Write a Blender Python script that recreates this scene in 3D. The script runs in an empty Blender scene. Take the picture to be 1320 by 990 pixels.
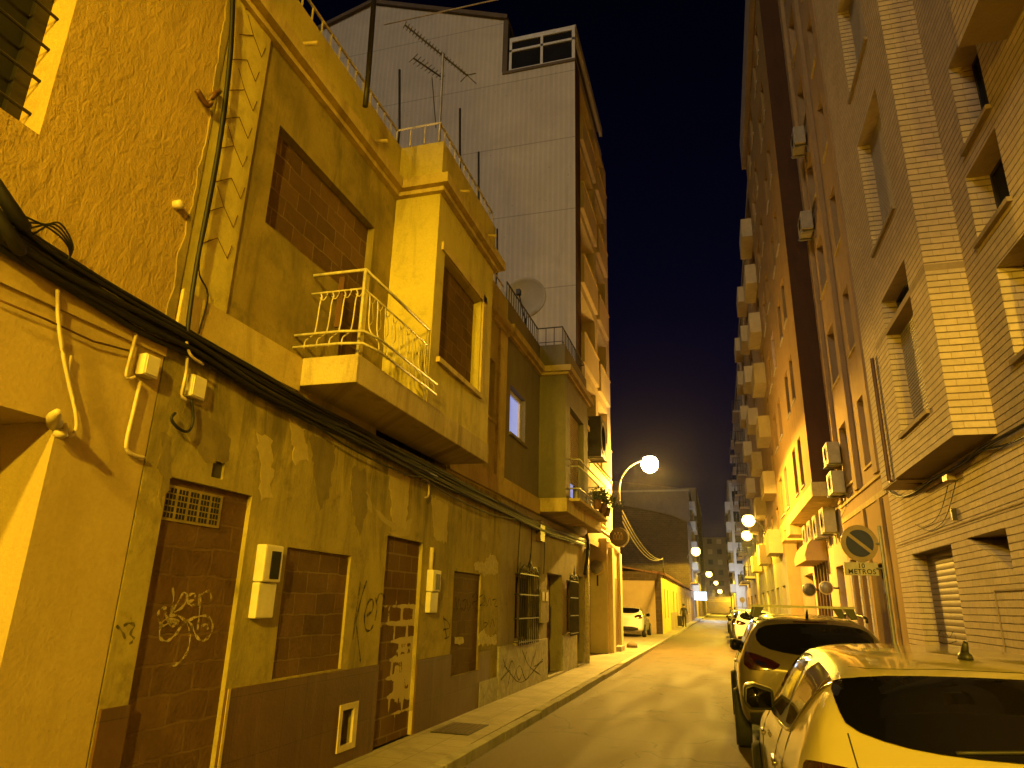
POW_MAIN, POW_FAR, POW_BACK, POW_SHOP = 11000.0, 6000.0, 8800.0, 2400.0
POW_BACK2 = 4300.0
BACK = (1.6, -10.5, 7.6)
FILL_POW, FILL_DIR = .66, (.42, .75, -.52)  # added sun lamp that brightens the tower flank and upper right walls
HAZE = 0.0001
import bpy, bmesh, math, random
from mathutils import Vector, Matrix
from mathutils.bvhtree import BVHTree
from mathutils.geometry import delaunay_2d_cdt
random.seed(7)
SC = bpy.context.scene
COL = SC.collection
PI = math.pi

# ------------------------------------------------------------------ camera
FPX, CX, CY, EYE = 880.0, 660.0, 495.0, 1.68
_Y = Vector((270, 288, FPX)).normalized()
_Z = Vector((75, -2704, FPX)).normalized()
_Z = (_Z - _Y * _Y.dot(_Z)).normalized()
_X = _Y.cross(_Z)
if _X.x < 0: _X = -_X
def c2w(v): return Vector((_X.dot(v), _Y.dot(v), _Z.dot(v)))
def ray(px, py): return c2w(Vector((px - CX, py - CY, FPX)).normalized())
EYEP = Vector((0, 0, EYE))
def on_x(px, py, x):
    r = ray(px, py); return EYEP + r * (x / r.x)
def on_y(px, py, y):
    r = ray(px, py); return EYEP + r * (y / r.y)
def on_z(px, py, z):
    r = ray(px, py); return EYEP + r * ((z - EYE) / r.z)
cam = bpy.data.cameras.new('camera'); cam.lens = 36 * FPX / 1320; cam.sensor_width = 36
cam.clip_end = 2000; cam.clip_start = 0.05
camo = bpy.data.objects.new('camera', cam); COL.objects.link(camo)
r_, u_, b_ = c2w(Vector((1, 0, 0))), c2w(Vector((0, -1, 0))), c2w(Vector((0, 0, -1)))
M = Matrix(((r_.x, u_.x, b_.x, 0), (r_.y, u_.y, b_.y, 0), (r_.z, u_.z, b_.z, EYE), (0, 0, 0, 1)))
camo.matrix_world = M
SC.camera = camo

# ------------------------------------------------------------------ materials
class NT:
    def __init__(s, name):
        s.m = bpy.data.materials.new(name); s.m.use_nodes = True
        s.t = s.m.node_tree; s.t.nodes.clear()
        s.out = s.t.nodes.new('ShaderNodeOutputMaterial')
        s.b = s.t.nodes.new('ShaderNodeBsdfPrincipled')
        s.t.links.new(s.b.outputs[0], s.out.inputs[0])
    def n(s, typ, ins=None, **props):
        nd = s.t.nodes.new('ShaderNode' + typ)
        for k, v in props.items(): setattr(nd, k, v)
        for k, v in (ins or {}).items(): s.set(nd.inputs[k], v)
        return nd
    def set(s, sock, v):
        if isinstance(v, bpy.types.NodeSocket): s.t.links.new(v, sock)
        elif isinstance(v, bpy.types.Node): s.t.links.new(v.outputs[0], sock)
        else:
            if hasattr(sock.default_value, '__len__') and len(sock.default_value) == 4 and len(v) == 3: v = (*v, 1)
            sock.default_value = v
    def math(s, op, a, b=0.0, c=None):
        nd = s.t.nodes.new('ShaderNodeMath'); nd.operation = op
        s.set(nd.inputs[0], a); s.set(nd.inputs[1], b)
        if c is not None: s.set(nd.inputs[2], c)
        return nd.outputs[0]
    def uv(s):
        pos = s.n('NewGeometry').outputs['Position']
        sp = s.n('SeparateXYZ', {0: pos})
        u = s.math('ADD', sp.outputs[0], sp.outputs[1])
        return pos, u, sp.outputs[2], s.n('CombineXYZ', {0: u, 1: sp.outputs[2]}).outputs[0]
    def noise(s, vec, scale, detail=6, rough=.6, dist=0):
        nd = s.n('TexNoise', {'Vector': vec, 'Scale': scale, 'Detail': detail, 'Roughness': rough, 'Distortion': dist})
        return nd.outputs[0]
    def ramp(s, fac, lo, hi):
        nd = s.n('MapRange', {0: fac, 1: lo, 2: hi, 3: 0.0, 4: 1.0}); nd.clamp = True
        return nd.outputs[0]
    def mix(s, fac, a, b, blend='MIX'):
        nd = s.n('Mix', data_type='RGBA', blend_type=blend)
        s.set(nd.inputs[0], fac); s.set(nd.inputs[6], a); s.set(nd.inputs[7], b)
        return nd.outputs[2]
    def bump(s, h, strength, dist):
        return s.n('Bump', {'Height': h, 'Strength': strength, 'Distance': dist}).outputs[0]
    def fin(s, color, rough=.85, normal=None, metal=0.0, spec=.3, coat=0.0):
        s.set(s.b.inputs['Base Color'], color); s.set(s.b.inputs['Roughness'], rough)
        s.set(s.b.inputs['Metallic'], metal); s.set(s.b.inputs['Specular IOR Level'], spec)
        if coat: s.set(s.b.inputs['Coat Weight'], coat); s.set(s.b.inputs['Coat Roughness'], .05)
        if normal is not None: s.set(s.b.inputs['Normal'], normal)
        return s.m

def plaster(name, c1, c2, stain=None, amount=.6, rough_bump=.3, grain=45, sc=1.1, lump=0.0, patch=None, runs=False):
    t = NT(name); pos, u, v, uvv = t.uv()
    col = t.mix(t.ramp(t.noise(pos, sc, 8, .65, .4), .35, .65), c1, c2)
    if stain:
        st = t.n('CombineXYZ', {0: t.math('MULTIPLY', u, 2.6), 1: t.math('MULTIPLY', v, .45)})
        m1 = t.ramp(t.noise(st, 1.0, 8, .7, .6), .5, .72)
        m2 = t.ramp(t.noise(pos, 2.7, 8, .7), .52, .75)
        m = t.math('MULTIPLY', t.math('MAXIMUM', m1, m2), amount)
        col = t.mix(m, col, stain)
    if runs:   # dirt washed down from the cable course and slab edge above
        st2 = t.n('CombineXYZ', {0: t.math('MULTIPLY', u, 5.0), 1: t.math('MULTIPLY', v, .8)})
        r1 = t.math('MULTIPLY', t.ramp(t.noise(st2, 1.0, 7, .7, .8), .44, .62), t.ramp(v, 2.15, 3.3))
        col = t.mix(t.math('MULTIPLY', r1, .8), col, (.10, .085, .035))
        r2 = t.math('MULTIPLY', t.ramp(t.noise(pos, 3.5, 6, .7), .4, .6), t.math('SUBTRACT', 1.0, t.ramp(v, .9, 1.5)))
        col = t.mix(t.math('MULTIPLY', r2, .5), col, (.14, .10, .045))
    if patch:
        m3 = t.ramp(t.noise(uvv, .62, 5, .55, 1.2), .6, .615)
        col = t.mix(t.math('MULTIPLY', m3, .8), col, patch)
    fine = t.noise(pos, grain, 5, .6)
    col = t.mix(.25, col, t.n('MapRange', {0: fine, 1: .25, 2: .75, 3: .35, 4: 1.0}).outputs[0], 'MULTIPLY')
    h = fine
    if lump:
        h = t.math('ADD', t.math('MULTIPLY', t.noise(t.n('VectorMath', {0: pos, 1: (1, 1, .55)}, operation='MULTIPLY').outputs[0], 17 if lump > 1 else 11, 6, .62, .5), lump * .75), t.math('MULTIPLY', fine, .4))
    h = t.math('ADD', h, t.math('MULTIPLY', t.noise(pos, 3, 3), .8))
    return t.fin(col, .9, t.bump(h, rough_bump, .03))

def brick(name, c1, c2, mortar, bw, rh, ms=.012, bumpd=.02, dirt=None, mvar=.0, bstr=.8, squash=1.0):
    t = NT(name); pos, u, v, uvv = t.uv()
    wob = t.n('TexNoise', {'Vector': pos, 'Scale': 3.0, 'Detail': 3.0}).outputs['Color']
    off = t.n('VectorMath', {0: wob, 1: (.5, .5, .5)}, operation='SUBTRACT').outputs[0]
    off = t.n('VectorMath', {0: off, 'Scale': mvar}, operation='SCALE').outputs[0]
    vec = t.n('VectorMath', {0: uvv, 1: off}, operation='ADD').outputs[0]
    bt = t.n('TexBrick', {'Vector': vec, 'Color1': c1, 'Color2': c2, 'Mortar': mortar, 'Scale': 1.0,
                          'Mortar Size': ms, 'Mortar Smooth': .2, 'Bias': 0.0, 'Brick Width': bw, 'Row Height': rh})
    col = bt.outputs['Color']
    nz = t.noise(pos, 9, 7, .7)
    col = t.mix(.45, col, t.n('MapRange', {0: nz, 1: .25, 2: .75, 3: .3, 4: 1.1}).outputs[0], 'MULTIPLY')
    if dirt:
        col = t.mix(t.math('MULTIPLY', t.ramp(t.noise(pos, 1.6, 7, .7, .7), .48, .66), .75), col, dirt)
    pale = t.math('MULTIPLY', t.ramp(t.noise(pos, 6, 8, .75, .5), .62, .7), .55)
    col = t.mix(pale, col, tuple(x * 1.25 for x in mortar))
    h = t.math('ADD', t.math('MULTIPLY', bt.outputs['Fac'], -1.0), t.math('MULTIPLY', t.noise(pos, 30, 4), .6))
    return t.fin(col, .85, t.bump(h, bstr, bumpd))

def plain(name, c, rough=.5, metal=0.0, var=.35, sc=6, bump=0.0, spec=.4, coat=0.0):
    t = NT(name); pos = t.n('NewGeometry').outputs['Position']
    nz = t.noise(pos, sc, 6, .65)
    c2 = tuple(x * (1 - var) for x in c)
    col = t.mix(t.ramp(nz, .35, .68), c, c2)
    nm = t.bump(t.noise(pos, 40, 4), bump, .02) if bump else None
    return t.fin(col, rough, nm, metal, spec, coat)

def emit(name, c, s):
    t = NT(name)
    t.fin(c, .4); t.set(t.b.inputs['Emission Color'], c); t.set(t.b.inputs['Emission Strength'], s)
    return t.m

def glassy(name, c=(.012, .012, .014), rough=.06, spec=.5):
    t = NT(name); pos = t.n('NewGeometry').outputs['Position']
    n = t.noise(pos, 1.5, 3)
    return t.fin(t.mix(n, c, tuple(x * 2.2 for x in c)), rough, t.bump(n, .02, .05), 0, spec)

def asphalt():
    t = NT('asphalt'); pos = t.n('NewGeometry').outputs['Position']
    sp = t.n('SeparateXYZ', {0: pos})
    st = t.n('CombineXYZ', {0: t.math('MULTIPLY', sp.outputs[0], 1.3), 1: t.math('MULTIPLY', sp.outputs[1], .22)})
    big = t.ramp(t.noise(st, 1.0, 8, .65, .5), .35, .7)
    col = t.mix(big, (.060, .040, .024), (.112, .077, .048))
    col = t.mix(t.math('MULTIPLY', t.ramp(t.noise(pos, .8, 5, .6, 1.), .58, .62), .5), col, (.034, .026, .019))
    col = t.mix(t.math('MULTIPLY', t.ramp(t.noise(pos, 70, 3, .7), .58, .7), .8), col, (.19, .155, .11))
    vor = t.n('TexVoronoi', {'Vector': t.n('VectorMath', {0: pos, 1: t.n('TexNoise', {'Vector': pos, 'Scale': 1.5}).outputs['Color']}, operation='ADD').outputs[0], 'Scale': .45}, feature='DISTANCE_TO_EDGE')
    col = t.mix(t.math('MULTIPLY', t.math('LESS_THAN', vor.outputs[0], .006), .7), col, (.015, .014, .013))
    h = t.math('ADD', t.noise(pos, 110, 3, .7), t.math('MULTIPLY', big, .5))
    return t.fin(col, t.n('MapRange', {0: big, 3: .66, 4: .85}).outputs[0], t.bump(h, .7, .012), 0, .25)

def paving():
    t = NT('pavement_tiles'); pos = t.n('NewGeometry').outputs['Position']
    bt = t.n('TexBrick', {'Vector': pos, 'Color1': (.27, .235, .19), 'Color2': (.235, .205, .165), 'Mortar': (.17, .145, .115), 'Scale': 1.0,
                          'Mortar Size': .008, 'Brick Width': .4, 'Row Height': .4}, offset=0.0)
    col = t.mix(t.math('MULTIPLY', t.ramp(t.noise(pos, 1.1, 8, .7, .8), .42, .7), .75), bt.outputs[0], (.10, .082, .06))
    col = t.mix(t.math('MULTIPLY', t.ramp(t.noise(pos, 3.2, 7, .75, 1.), .55, .68), .6), col, (.12, .1, .07))
    col = t.mix(t.math('MULTIPLY', t.ramp(t.noise(pos, 9, 6, .7), .6, .72), .5), col, (.36, .32, .26))
    h = t.math('ADD', t.math('MULTIPLY', bt.outputs['Fac'], -.6), t.noise(pos, 40, 5, .7))
    return t.fin(col, .7, t.bump(h, .4, .012), 0, .4)

def corrugated():
    t = NT('ribbed_cladding'); pos, u, v, uvv = t.uv()
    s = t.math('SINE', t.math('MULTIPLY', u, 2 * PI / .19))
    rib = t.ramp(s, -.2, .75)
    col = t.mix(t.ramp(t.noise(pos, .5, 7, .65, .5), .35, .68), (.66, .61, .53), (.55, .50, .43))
    col = t.mix(t.math('MULTIPLY', t.math('SUBTRACT', 1.0, rib), .18), col, (.3, .28, .25))  # grooves coloured darker, shade between the ribs put into the colour
    st = t.n('CombineXYZ', {0: t.math('MULTIPLY', u, 3.0), 1: t.math('MULTIPLY', v, .25)})
    col = t.mix(t.math('MULTIPLY', t.ramp(t.noise(st, 1., 8, .7), .55, .75), .45), col, (.3, .27, .23))
    fr = t.math('FRACT', t.math('DIVIDE', v, 2.95))
    seam = t.math('LESS_THAN', fr, .012)
    col = t.mix(t.math('MULTIPLY', seam, .55), col, (.2, .18, .16))
    dots = t.n('TexVoronoi', {'Vector': uvv, 'Scale': 2.6})
    col = t.mix(t.math('MULTIPLY', t.math('LESS_THAN', dots.outputs[0], .06), .5), col, (.12, .1, .09))
    return t.fin(col, .8, t.bump(rib, .3, .015))

def shutter_mat(name, c, pitch, bs=.9):
    t = NT(name); pos, u, v, uvv = t.uv()
    fr = t.math('FRACT', t.math('DIVIDE', v, pitch))
    h = t.math('SINE', t.math('MULTIPLY', fr, PI))
    col = t.mix(t.math('MULTIPLY', t.math('LESS_THAN', fr, .16), .75), c, tuple(x * .18 for x in c))
    col = t.mix(t.math('MULTIPLY', t.ramp(t.noise(pos, 2.2, 7, .7), .45, .7), .5), col, tuple(x * .45 for x in c))
    return t.fin(col, .6, t.bump(h, bs, .03), 0, .4)

def marble():
    t = NT('stone_dado'); pos, u, v, uvv = t.uv()
    col = t.mix(t.ramp(t.noise(pos, 2.5, 9, .75, 2.5), .4, .62), (.33, .31, .27), (.17, .155, .13))
    fr = t.math('LESS_THAN', t.math('FRACT', t.math('DIVIDE', u, .62)), .012)
    col = t.mix(fr, col, (.08, .07, .06))
    return t.fin(col, .5, t.bump(t.noise(pos, 14, 5), .15, .02), 0, .4)

def dado_tile():
    t = NT('brown_dado_tile'); pos, u, v, uvv = t.uv()
    col = t.mix(t.ramp(t.noise(pos, 2.0, 8, .7, .8), .35, .7), (.125, .062, .028), (.085, .043, .02))
    bt = t.n('TexBrick', {'Vector': uvv, 'Color1': (.9, .9, .9), 'Color2': (.7, .7, .7), 'Mortar': (.35, .35, .35), 'Scale': 1.0, 'Mortar Size': .004, 'Brick Width': .33, 'Row Height': .46}, offset=0.0)
    col = t.mix(.8, col, bt.outputs[0], 'MULTIPLY')
    st = t.n('CombineXYZ', {0: t.math('MULTIPLY', u, 5.0), 1: t.math('MULTIPLY', v, .7)})
    col = t.mix(t.math('MULTIPLY', t.ramp(t.noise(st, 1., 7, .7), .52, .75), .6), col, (.17, .105, .055))
    h = t.math('ADD', t.math('MULTIPLY', bt.outputs['Fac'], -.5), t.noise(pos, 35, 4))
    return t.fin(col, .55, t.bump(h, .25, .012), 0, .4)

def mortar_brick():
    t = NT('brick_with_mortar_smears'); pos, u, v, uvv = t.uv()
    bt = t.n('TexBrick', {'Vector': uvv, 'Color1': (.165, .092, .04), 'Color2': (.12, .065, .03), 'Mortar': (.22, .155, .08), 'Scale': 1.0, 'Mortar Size': .009, 'Brick Width': .36, 'Row Height': .2})
    nz = t.noise(pos, 5, 7, .7, .6)
    col = t.mix(.4, bt.outputs[0], t.n('MapRange', {0: nz, 3: .3, 4: 1.2}).outputs[0], 'MULTIPLY')
    # cement daubed over the joints in a band between knee and head height, bricks showing through as islands
    e = t.n('TexBrick', {'Vector': uvv, 'Color1': (1, 1, 1), 'Color2': (1, 1, 1), 'Mortar': (0, 0, 0), 'Scale': 1.0, 'Mortar Size': .05, 'Mortar Smooth': .9, 'Brick Width': .36, 'Row Height': .2})
    joint = t.math('SUBTRACT', 1.0, e.outputs[0])
    band = t.math('MULTIPLY', t.ramp(v, .3, .55), t.math('SUBTRACT', 1.0, t.ramp(v, 1.25, 1.75)))
    side = t.ramp(u, 3.95, 4.35)
    m = t.math('ADD', t.math('ADD', t.math('MULTIPLY', joint, .5), t.math('MULTIPLY', nz, .75)), t.math('MULTIPLY', t.math('MULTIPLY', band, side), .57))
    blob = t.math('MULTIPLY', t.math('MULTIPLY', t.ramp(v, .42, .6), t.math('SUBTRACT', 1.0, t.ramp(v, 1.0, 1.2))), t.ramp(u, 4.0, 4.25))
    blob = t.math('MAXIMUM', blob, t.math('MULTIPLY', t.ramp(v, 1.32, 1.42), t.math('SUBTRACT', 1.0, t.ramp(v, 1.55, 1.7))))
    m = t.math('ADD', m, t.math('MULTIPLY', t.math('MULTIPLY', blob, t.ramp(t.noise(pos, 4.5, 5, .6, 1.), .38, .52)), .3))
    m = t.ramp(m, 1.0, 1.05)
    col = t.mix(m, col, (.5, .42, .27))
    return t.fin(col, .9, t.bump(t.math('ADD', m, t.noise(pos, 25, 5)), .5, .02))

def facing():
    t = NT('pale_facing_brick'); pos, u, v, uvv = t.uv()
    bt = t.n('TexBrick', {'Vector': uvv, 'Color1': (.62, .50, .30), 'Color2': (.53, .43, .26), 'Mortar': (.44, .35, .20), 'Scale': 1.0, 'Mortar Size': .006, 'Mortar Smooth': .3, 'Bias': 0.0, 'Brick Width': .29, 'Row Height': .098})
    nz = t.noise(pos, 9, 7, .7)
    col = t.mix(.35, bt.outputs[0], t.n('MapRange', {0: nz, 1: .25, 2: .75, 3: .4, 4: 1.1}).outputs[0], 'MULTIPLY')
    col = t.mix(t.math('MULTIPLY', t.ramp(t.noise(pos, .9, 7, .7, .6), .45, .7), .5), col, (.40, .30, .17))
    fr = t.math('FRACT', t.math('ADD', t.math('DIVIDE', v, .098), t.math('MULTIPLY', t.math('SUBTRACT', t.noise(pos, 2.5, 3), .5), .12)))
    d = t.math('ABSOLUTE', t.math('SUBTRACT', fr, .5))
    bed = t.ramp(d, .40, .46)          # raked bed joint
    col = t.mix(t.math('MULTIPLY', bed, t.n('MapRange', {0: t.noise(pos, 6, 4), 1: .3, 2: .7, 3: .5, 4: .95}).outputs[0]), col, (.13, .09, .045))
    h = t.math('ADD', t.math('ADD', t.math('MULTIPLY', bed, -1.0), t.math('MULTIPLY', bt.outputs['Fac'], -.25)), t.math('MULTIPLY', t.noise(pos, 30, 4), .35))
    return t.fin(col, .85, t.bump(h, .9, .02))

def sprayed(name, c, lo):
    t = NT(name); pos = t.n('NewGeometry').outputs['Position']
    a = t.math('MULTIPLY', t.ramp(t.noise(pos, 22, 6, .7), lo, lo + .22), .92)
    t.set(t.b.inputs['Alpha'], t.math('MULTIPLY', a, t.n('MapRange', {0: t.noise(pos, 4, 3), 1: .3, 2: .6, 3: .55, 4: 1.0}).outputs[0]))
    return t.fin(c, .85)

MT = {}
def mk():
    W = MT
    W['stucco_rough'] = plaster('rough_ochre_stucco', (.45, .32, .095), (.38, .27, .08), (.25, .17, .055), .5, .6, 50, .9, 1.3)
    W['plaster_smooth'] = plaster('smooth_cream_plaster', (.50, .385, .16), (.44, .335, .135), (.30, .22, .09), .45, .18)
    W['plaster_pale'] = plaster('pale_cream_plaster', (.50, .41, .25), (.44, .35, .21), (.45, .34, .18), .4, .2)
    W['plaster_dirty'] = plaster('dirty_olive_plaster', (.46, .375, .11), (.31, .255, .08), (.135, .11, .045), .9, .4, 45, .9, .5, (.45, .37, .17), True)
    W['plaster_yellow'] = plaster('yellow_plaster', (.60, .51, .14), (.50, .42, .12), (.22, .18, .07), .7, .25, 45, 1.2)
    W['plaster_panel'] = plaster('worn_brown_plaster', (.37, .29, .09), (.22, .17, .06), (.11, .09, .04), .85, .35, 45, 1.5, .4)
    W['trim'] = plaster('cornice_plaster', (.62, .50, .20), (.50, .39, .15), (.22, .16, .07), .8, .3, 45, 2.2)
    W['grey_render'] = plaster('grey_render', (.23, .205, .155), (.19, .17, .13), (.12, .105, .08), .6, .2, 50, 1.2)
    W['grey_low'] = plaster('weathered_grey_render', (.36, .31, .21), (.29, .25, .17), (.16, .135, .095), .8, .3, 45, 1.2)
    W['tower_front'] = plaster('yellow_tower_render', (.56, .47, .27), (.48, .40, .23), (.3, .24, .13), .4, .15)
    W['tower_pier'] = plaster('cream_pier_render', (.62, .52, .32), (.55, .46, .28), (.35, .28, .16), .4, .15)
    W['stucco_right'] = plaster('tan_stucco', (.42, .29, .14), (.36, .25, .12), (.22, .15, .08), .45, .2)
    W['stucco_yellow'] = plaster('orange_yellow_stucco', (.36, .235, .075), (.31, .20, .065), (.19, .125, .05), .4, .15)
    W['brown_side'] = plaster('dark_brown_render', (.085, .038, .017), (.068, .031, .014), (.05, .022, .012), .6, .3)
    W['lowhouse'] = plaster('low_house_yellow_render', (.62, .50, .16), (.52, .42, .14), (.4, .33, .2), .6, .25)
    W['far_grey'] = plaster('far_grey_render', (.34, .28, .22), (.28, .23, .18), (.2, .16, .12), .5, .15)
    W['far_white'] = plaster('far_white_render', (.44, .41, .36), (.37, .345, .30), (.35, .32, .28), .4, .1)
    W['far_dark'] = plaster('far_brown_render', (.17, .13, .09), (.13, .10, .07), (.09, .07, .05), .5, .1)
    W['old_brick'] = brick('old_brown_brick', (.095, .065, .038), (.07, .048, .028), (.11, .085, .05), .5, .25, .02, .02, (.05, .036, .022), .1)
    W['infill'] = brick('hollow_brick_infill', (.175, .098, .040), (.105, .057, .025), (.215, .145, .07), .36, .19, .008, .02, (.10, .058, .027), .06)
    W['infill_plain'] = brick('rendered_brick_infill', (.15, .084, .036), (.11, .06, .027), (.165, .10, .046), .4, .2, .010, .014, (.095, .05, .027), .08)
    W['smear'] = mortar_brick()
    W['facing'] = facing()
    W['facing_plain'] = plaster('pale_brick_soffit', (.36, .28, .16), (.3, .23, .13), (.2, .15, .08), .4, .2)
    W['dado'] = dado_tile(); W['marble'] = marble()
    W['concrete'] = plaster('stained_concrete', (.52, .43, .22), (.43, .35, .17), (.2, .155, .075), .8, .3, 45, 1.6)
    W['cladding'] = corrugated()
    W['asphalt'] = asphalt(); W['paving'] = paving()
    W['kerb'] = plaster('kerb_stone', (.34, .32, .28), (.27, .25, .22), (.12, .11, .1), .7, .3)
    W['black'] = plain('black_cable_sheath', (.008, .007, .007), .6)
    W['iron'] = plain('dark_iron', (.035, .03, .027), .5, .3)
    W['white_iron'] = plain('cream_painted_iron', (.62, .55, .36), .5, 0, .5, 14)
    W['plate_white'] = plain('dull_white_plate', (.42, .39, .31), .45, 0, .25)
    W['flank_brown'] = plaster('dull_brown_flank', (.17, .125, .09), (.135, .10, .075), (.09, .07, .05), .5, .15)
    W['patch_pale'] = plaster('pale_patch_plaster', (.53, .44, .18), (.46, .38, .15), (.3, .24, .1), .5, .3)
    W['patch_dark'] = plaster('grimy_patch_plaster', (.25, .20, .075), (.19, .15, .06), (.11, .09, .04), .6, .3)
    W['white_paint'] = plain('white_paint', (.72, .70, .66), .45, 0, .2)
    W['galv'] = plain('galvanised_steel', (.28, .27, .25), .5, .5, .4)
    W['wire_grey'] = plain('weathered_grey_wire', (.22, .19, .14), .6, 0, .3)
    W['plastic'] = plain('cream_plastic', (.66, .6, .46), .5, 0, .2)
    W['pvc'] = plain('ivory_conduit', (.60, .50, .30), .5, 0, .3)
    W['ac'] = plain('off_white_appliance', (.36, .32, .25), .5, 0, .25)
    W['acdark'] = plain('dark_grille', (.06, .055, .05), .6)
    W['wood'] = plain('dark_brown_door', (.10, .045, .022), .5, 0, .4, 3)
    W['wood2'] = plain('red_brown_door', (.17, .06, .028), .5, 0, .4, 3)
    W['glass'] = glassy('window_glass')
    W['carglass'] = glassy('tinted_car_glass', (.0016, .0015, .0016), .04, .45)
    W['void'] = plain('dark_interior', (.012, .011, .01), .9)
    W['sidewin'] = glassy('brownish_side_glass', (.05, .035, .02), .05)
    W['blind'] = shutter_mat('slatted_roller_blind', (.58, .50, .34), .055)
    W['roll'] = shutter_mat('metal_roll_shutter', (.25, .20, .14), .105, .35)
    W['chalk'] = sprayed('chalky_white_spray', (.55, .46, .27), .33)
    W['spray'] = sprayed('black_spray', (.014, .012, .011), .30)
    W['smear_white'] = plain('pale_cement_smear', (.6, .53, .33), .9, 0, .4, 20, .3)
    W['car_cream'] = plain('cream_white_car_paint', (.34, .295, .14), .28, 0, .04, 2, 0, .5, 1.0)
    W['car_white'] = plain('white_car_paint', (.74, .72, .68), .25, 0, .04, 2, 0, .5, 1.0)
    W['car_bronze'] = plain('grey_bronze_car_paint', (.115, .093, .065), .3, .35, .06, 2, 0, .5, 1.0)
    W['car_dark'] = plain('dark_car_paint', (.03, .03, .033), .25, .2, .06, 2, 0, .5, 1.0)
    W['car_silver'] = plain('silver_car_paint', (.42, .42, .42), .3, .4, .06, 2, 0, .5, 1.0)
    W['trimblack'] = plain('black_plastic_trim', (.02, .019, .018), .5, 0, .2)
    W['tyre'] = plain('tyre_rubber', (.018, .018, .018), .85)
    W['rim'] = plain('alloy_rim', (.45, .44, .42), .3, .8, .1)
    W['chrome'] = plain('chrome', (.8, .78, .72), .12, 1.0, .05)
    W['red_lens'] = plain('dark_red_lens', (.018, .003, .0025), .12, 0, .1, 6, 0, .6, 1.0)
    W['plate'] = plain('number_plate_white', (.7, .7, .66), .5, 0, .1)
    W['sign_blue'] = plain('sign_blue_enamel', (.035, .045, .10), .25, 0, .2, 5, 0, .6)
    W['sign_red'] = plain('pale_lit_red_enamel', (.30, .23, .13), .3, 0, .25, 5)  # red enamel in pale beige, reflected lamplight put into the colour
    W['sign_brown'] = plain('dark_maroon_sign', (.055, .022, .018), .45, 0, .2)
    W['emblem'] = plain('tan_emblem', (.34, .22, .13), .6)
    W['leaf'] = plain('leaf_green', (.05, .075, .03), .6, 0, .5, 30)
    W['cloth_dark'] = plain('dark_clothing', (.03, .025, .022), .9, 0, .3, 12)
    W['cloth_grey'] = plain('blue_grey_clothing', (.06, .07, .09), .9, 0, .3, 12)
    W['cloth_pale'] = plain('pale_trousers', (.35, .32, .27), .9, 0, .3, 12)
    W['skin'] = plain('skin', (.42, .26, .18), .6, 0, .1)
    W['hair'] = plain('dark_hair', (.02, .015, .012), .7)
    W['rooftile'] = plain('clay_roof_tile', (.22, .11, .06), .8, 0, .5, 8, .4)
    W['lamp_sodium'] = emit('lit_sodium_bowl', (1.0, .66, .14), 7)
    W['lamp_main'] = emit('lit_street_bowl', (1.0, .90, .62), 30)
    W['lit_white'] = emit('lit_shop_panel', (.55, .72, 1.0), 1.6)
    W['lit_blue'] = emit('lit_blue_window', (.35, .45, 1.0), .55)
    W['lit_bluewhite'] = emit('lit_blue_white_window', (.6, .7, 1.0), 1.6)
    W['lit_pale'] = emit('lit_pale_blind', (.85, .78, .95), .75)
    W['lit_dim'] = emit('dimly_lit_blind', (.7, .68, .9), .12)
mk()

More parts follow.
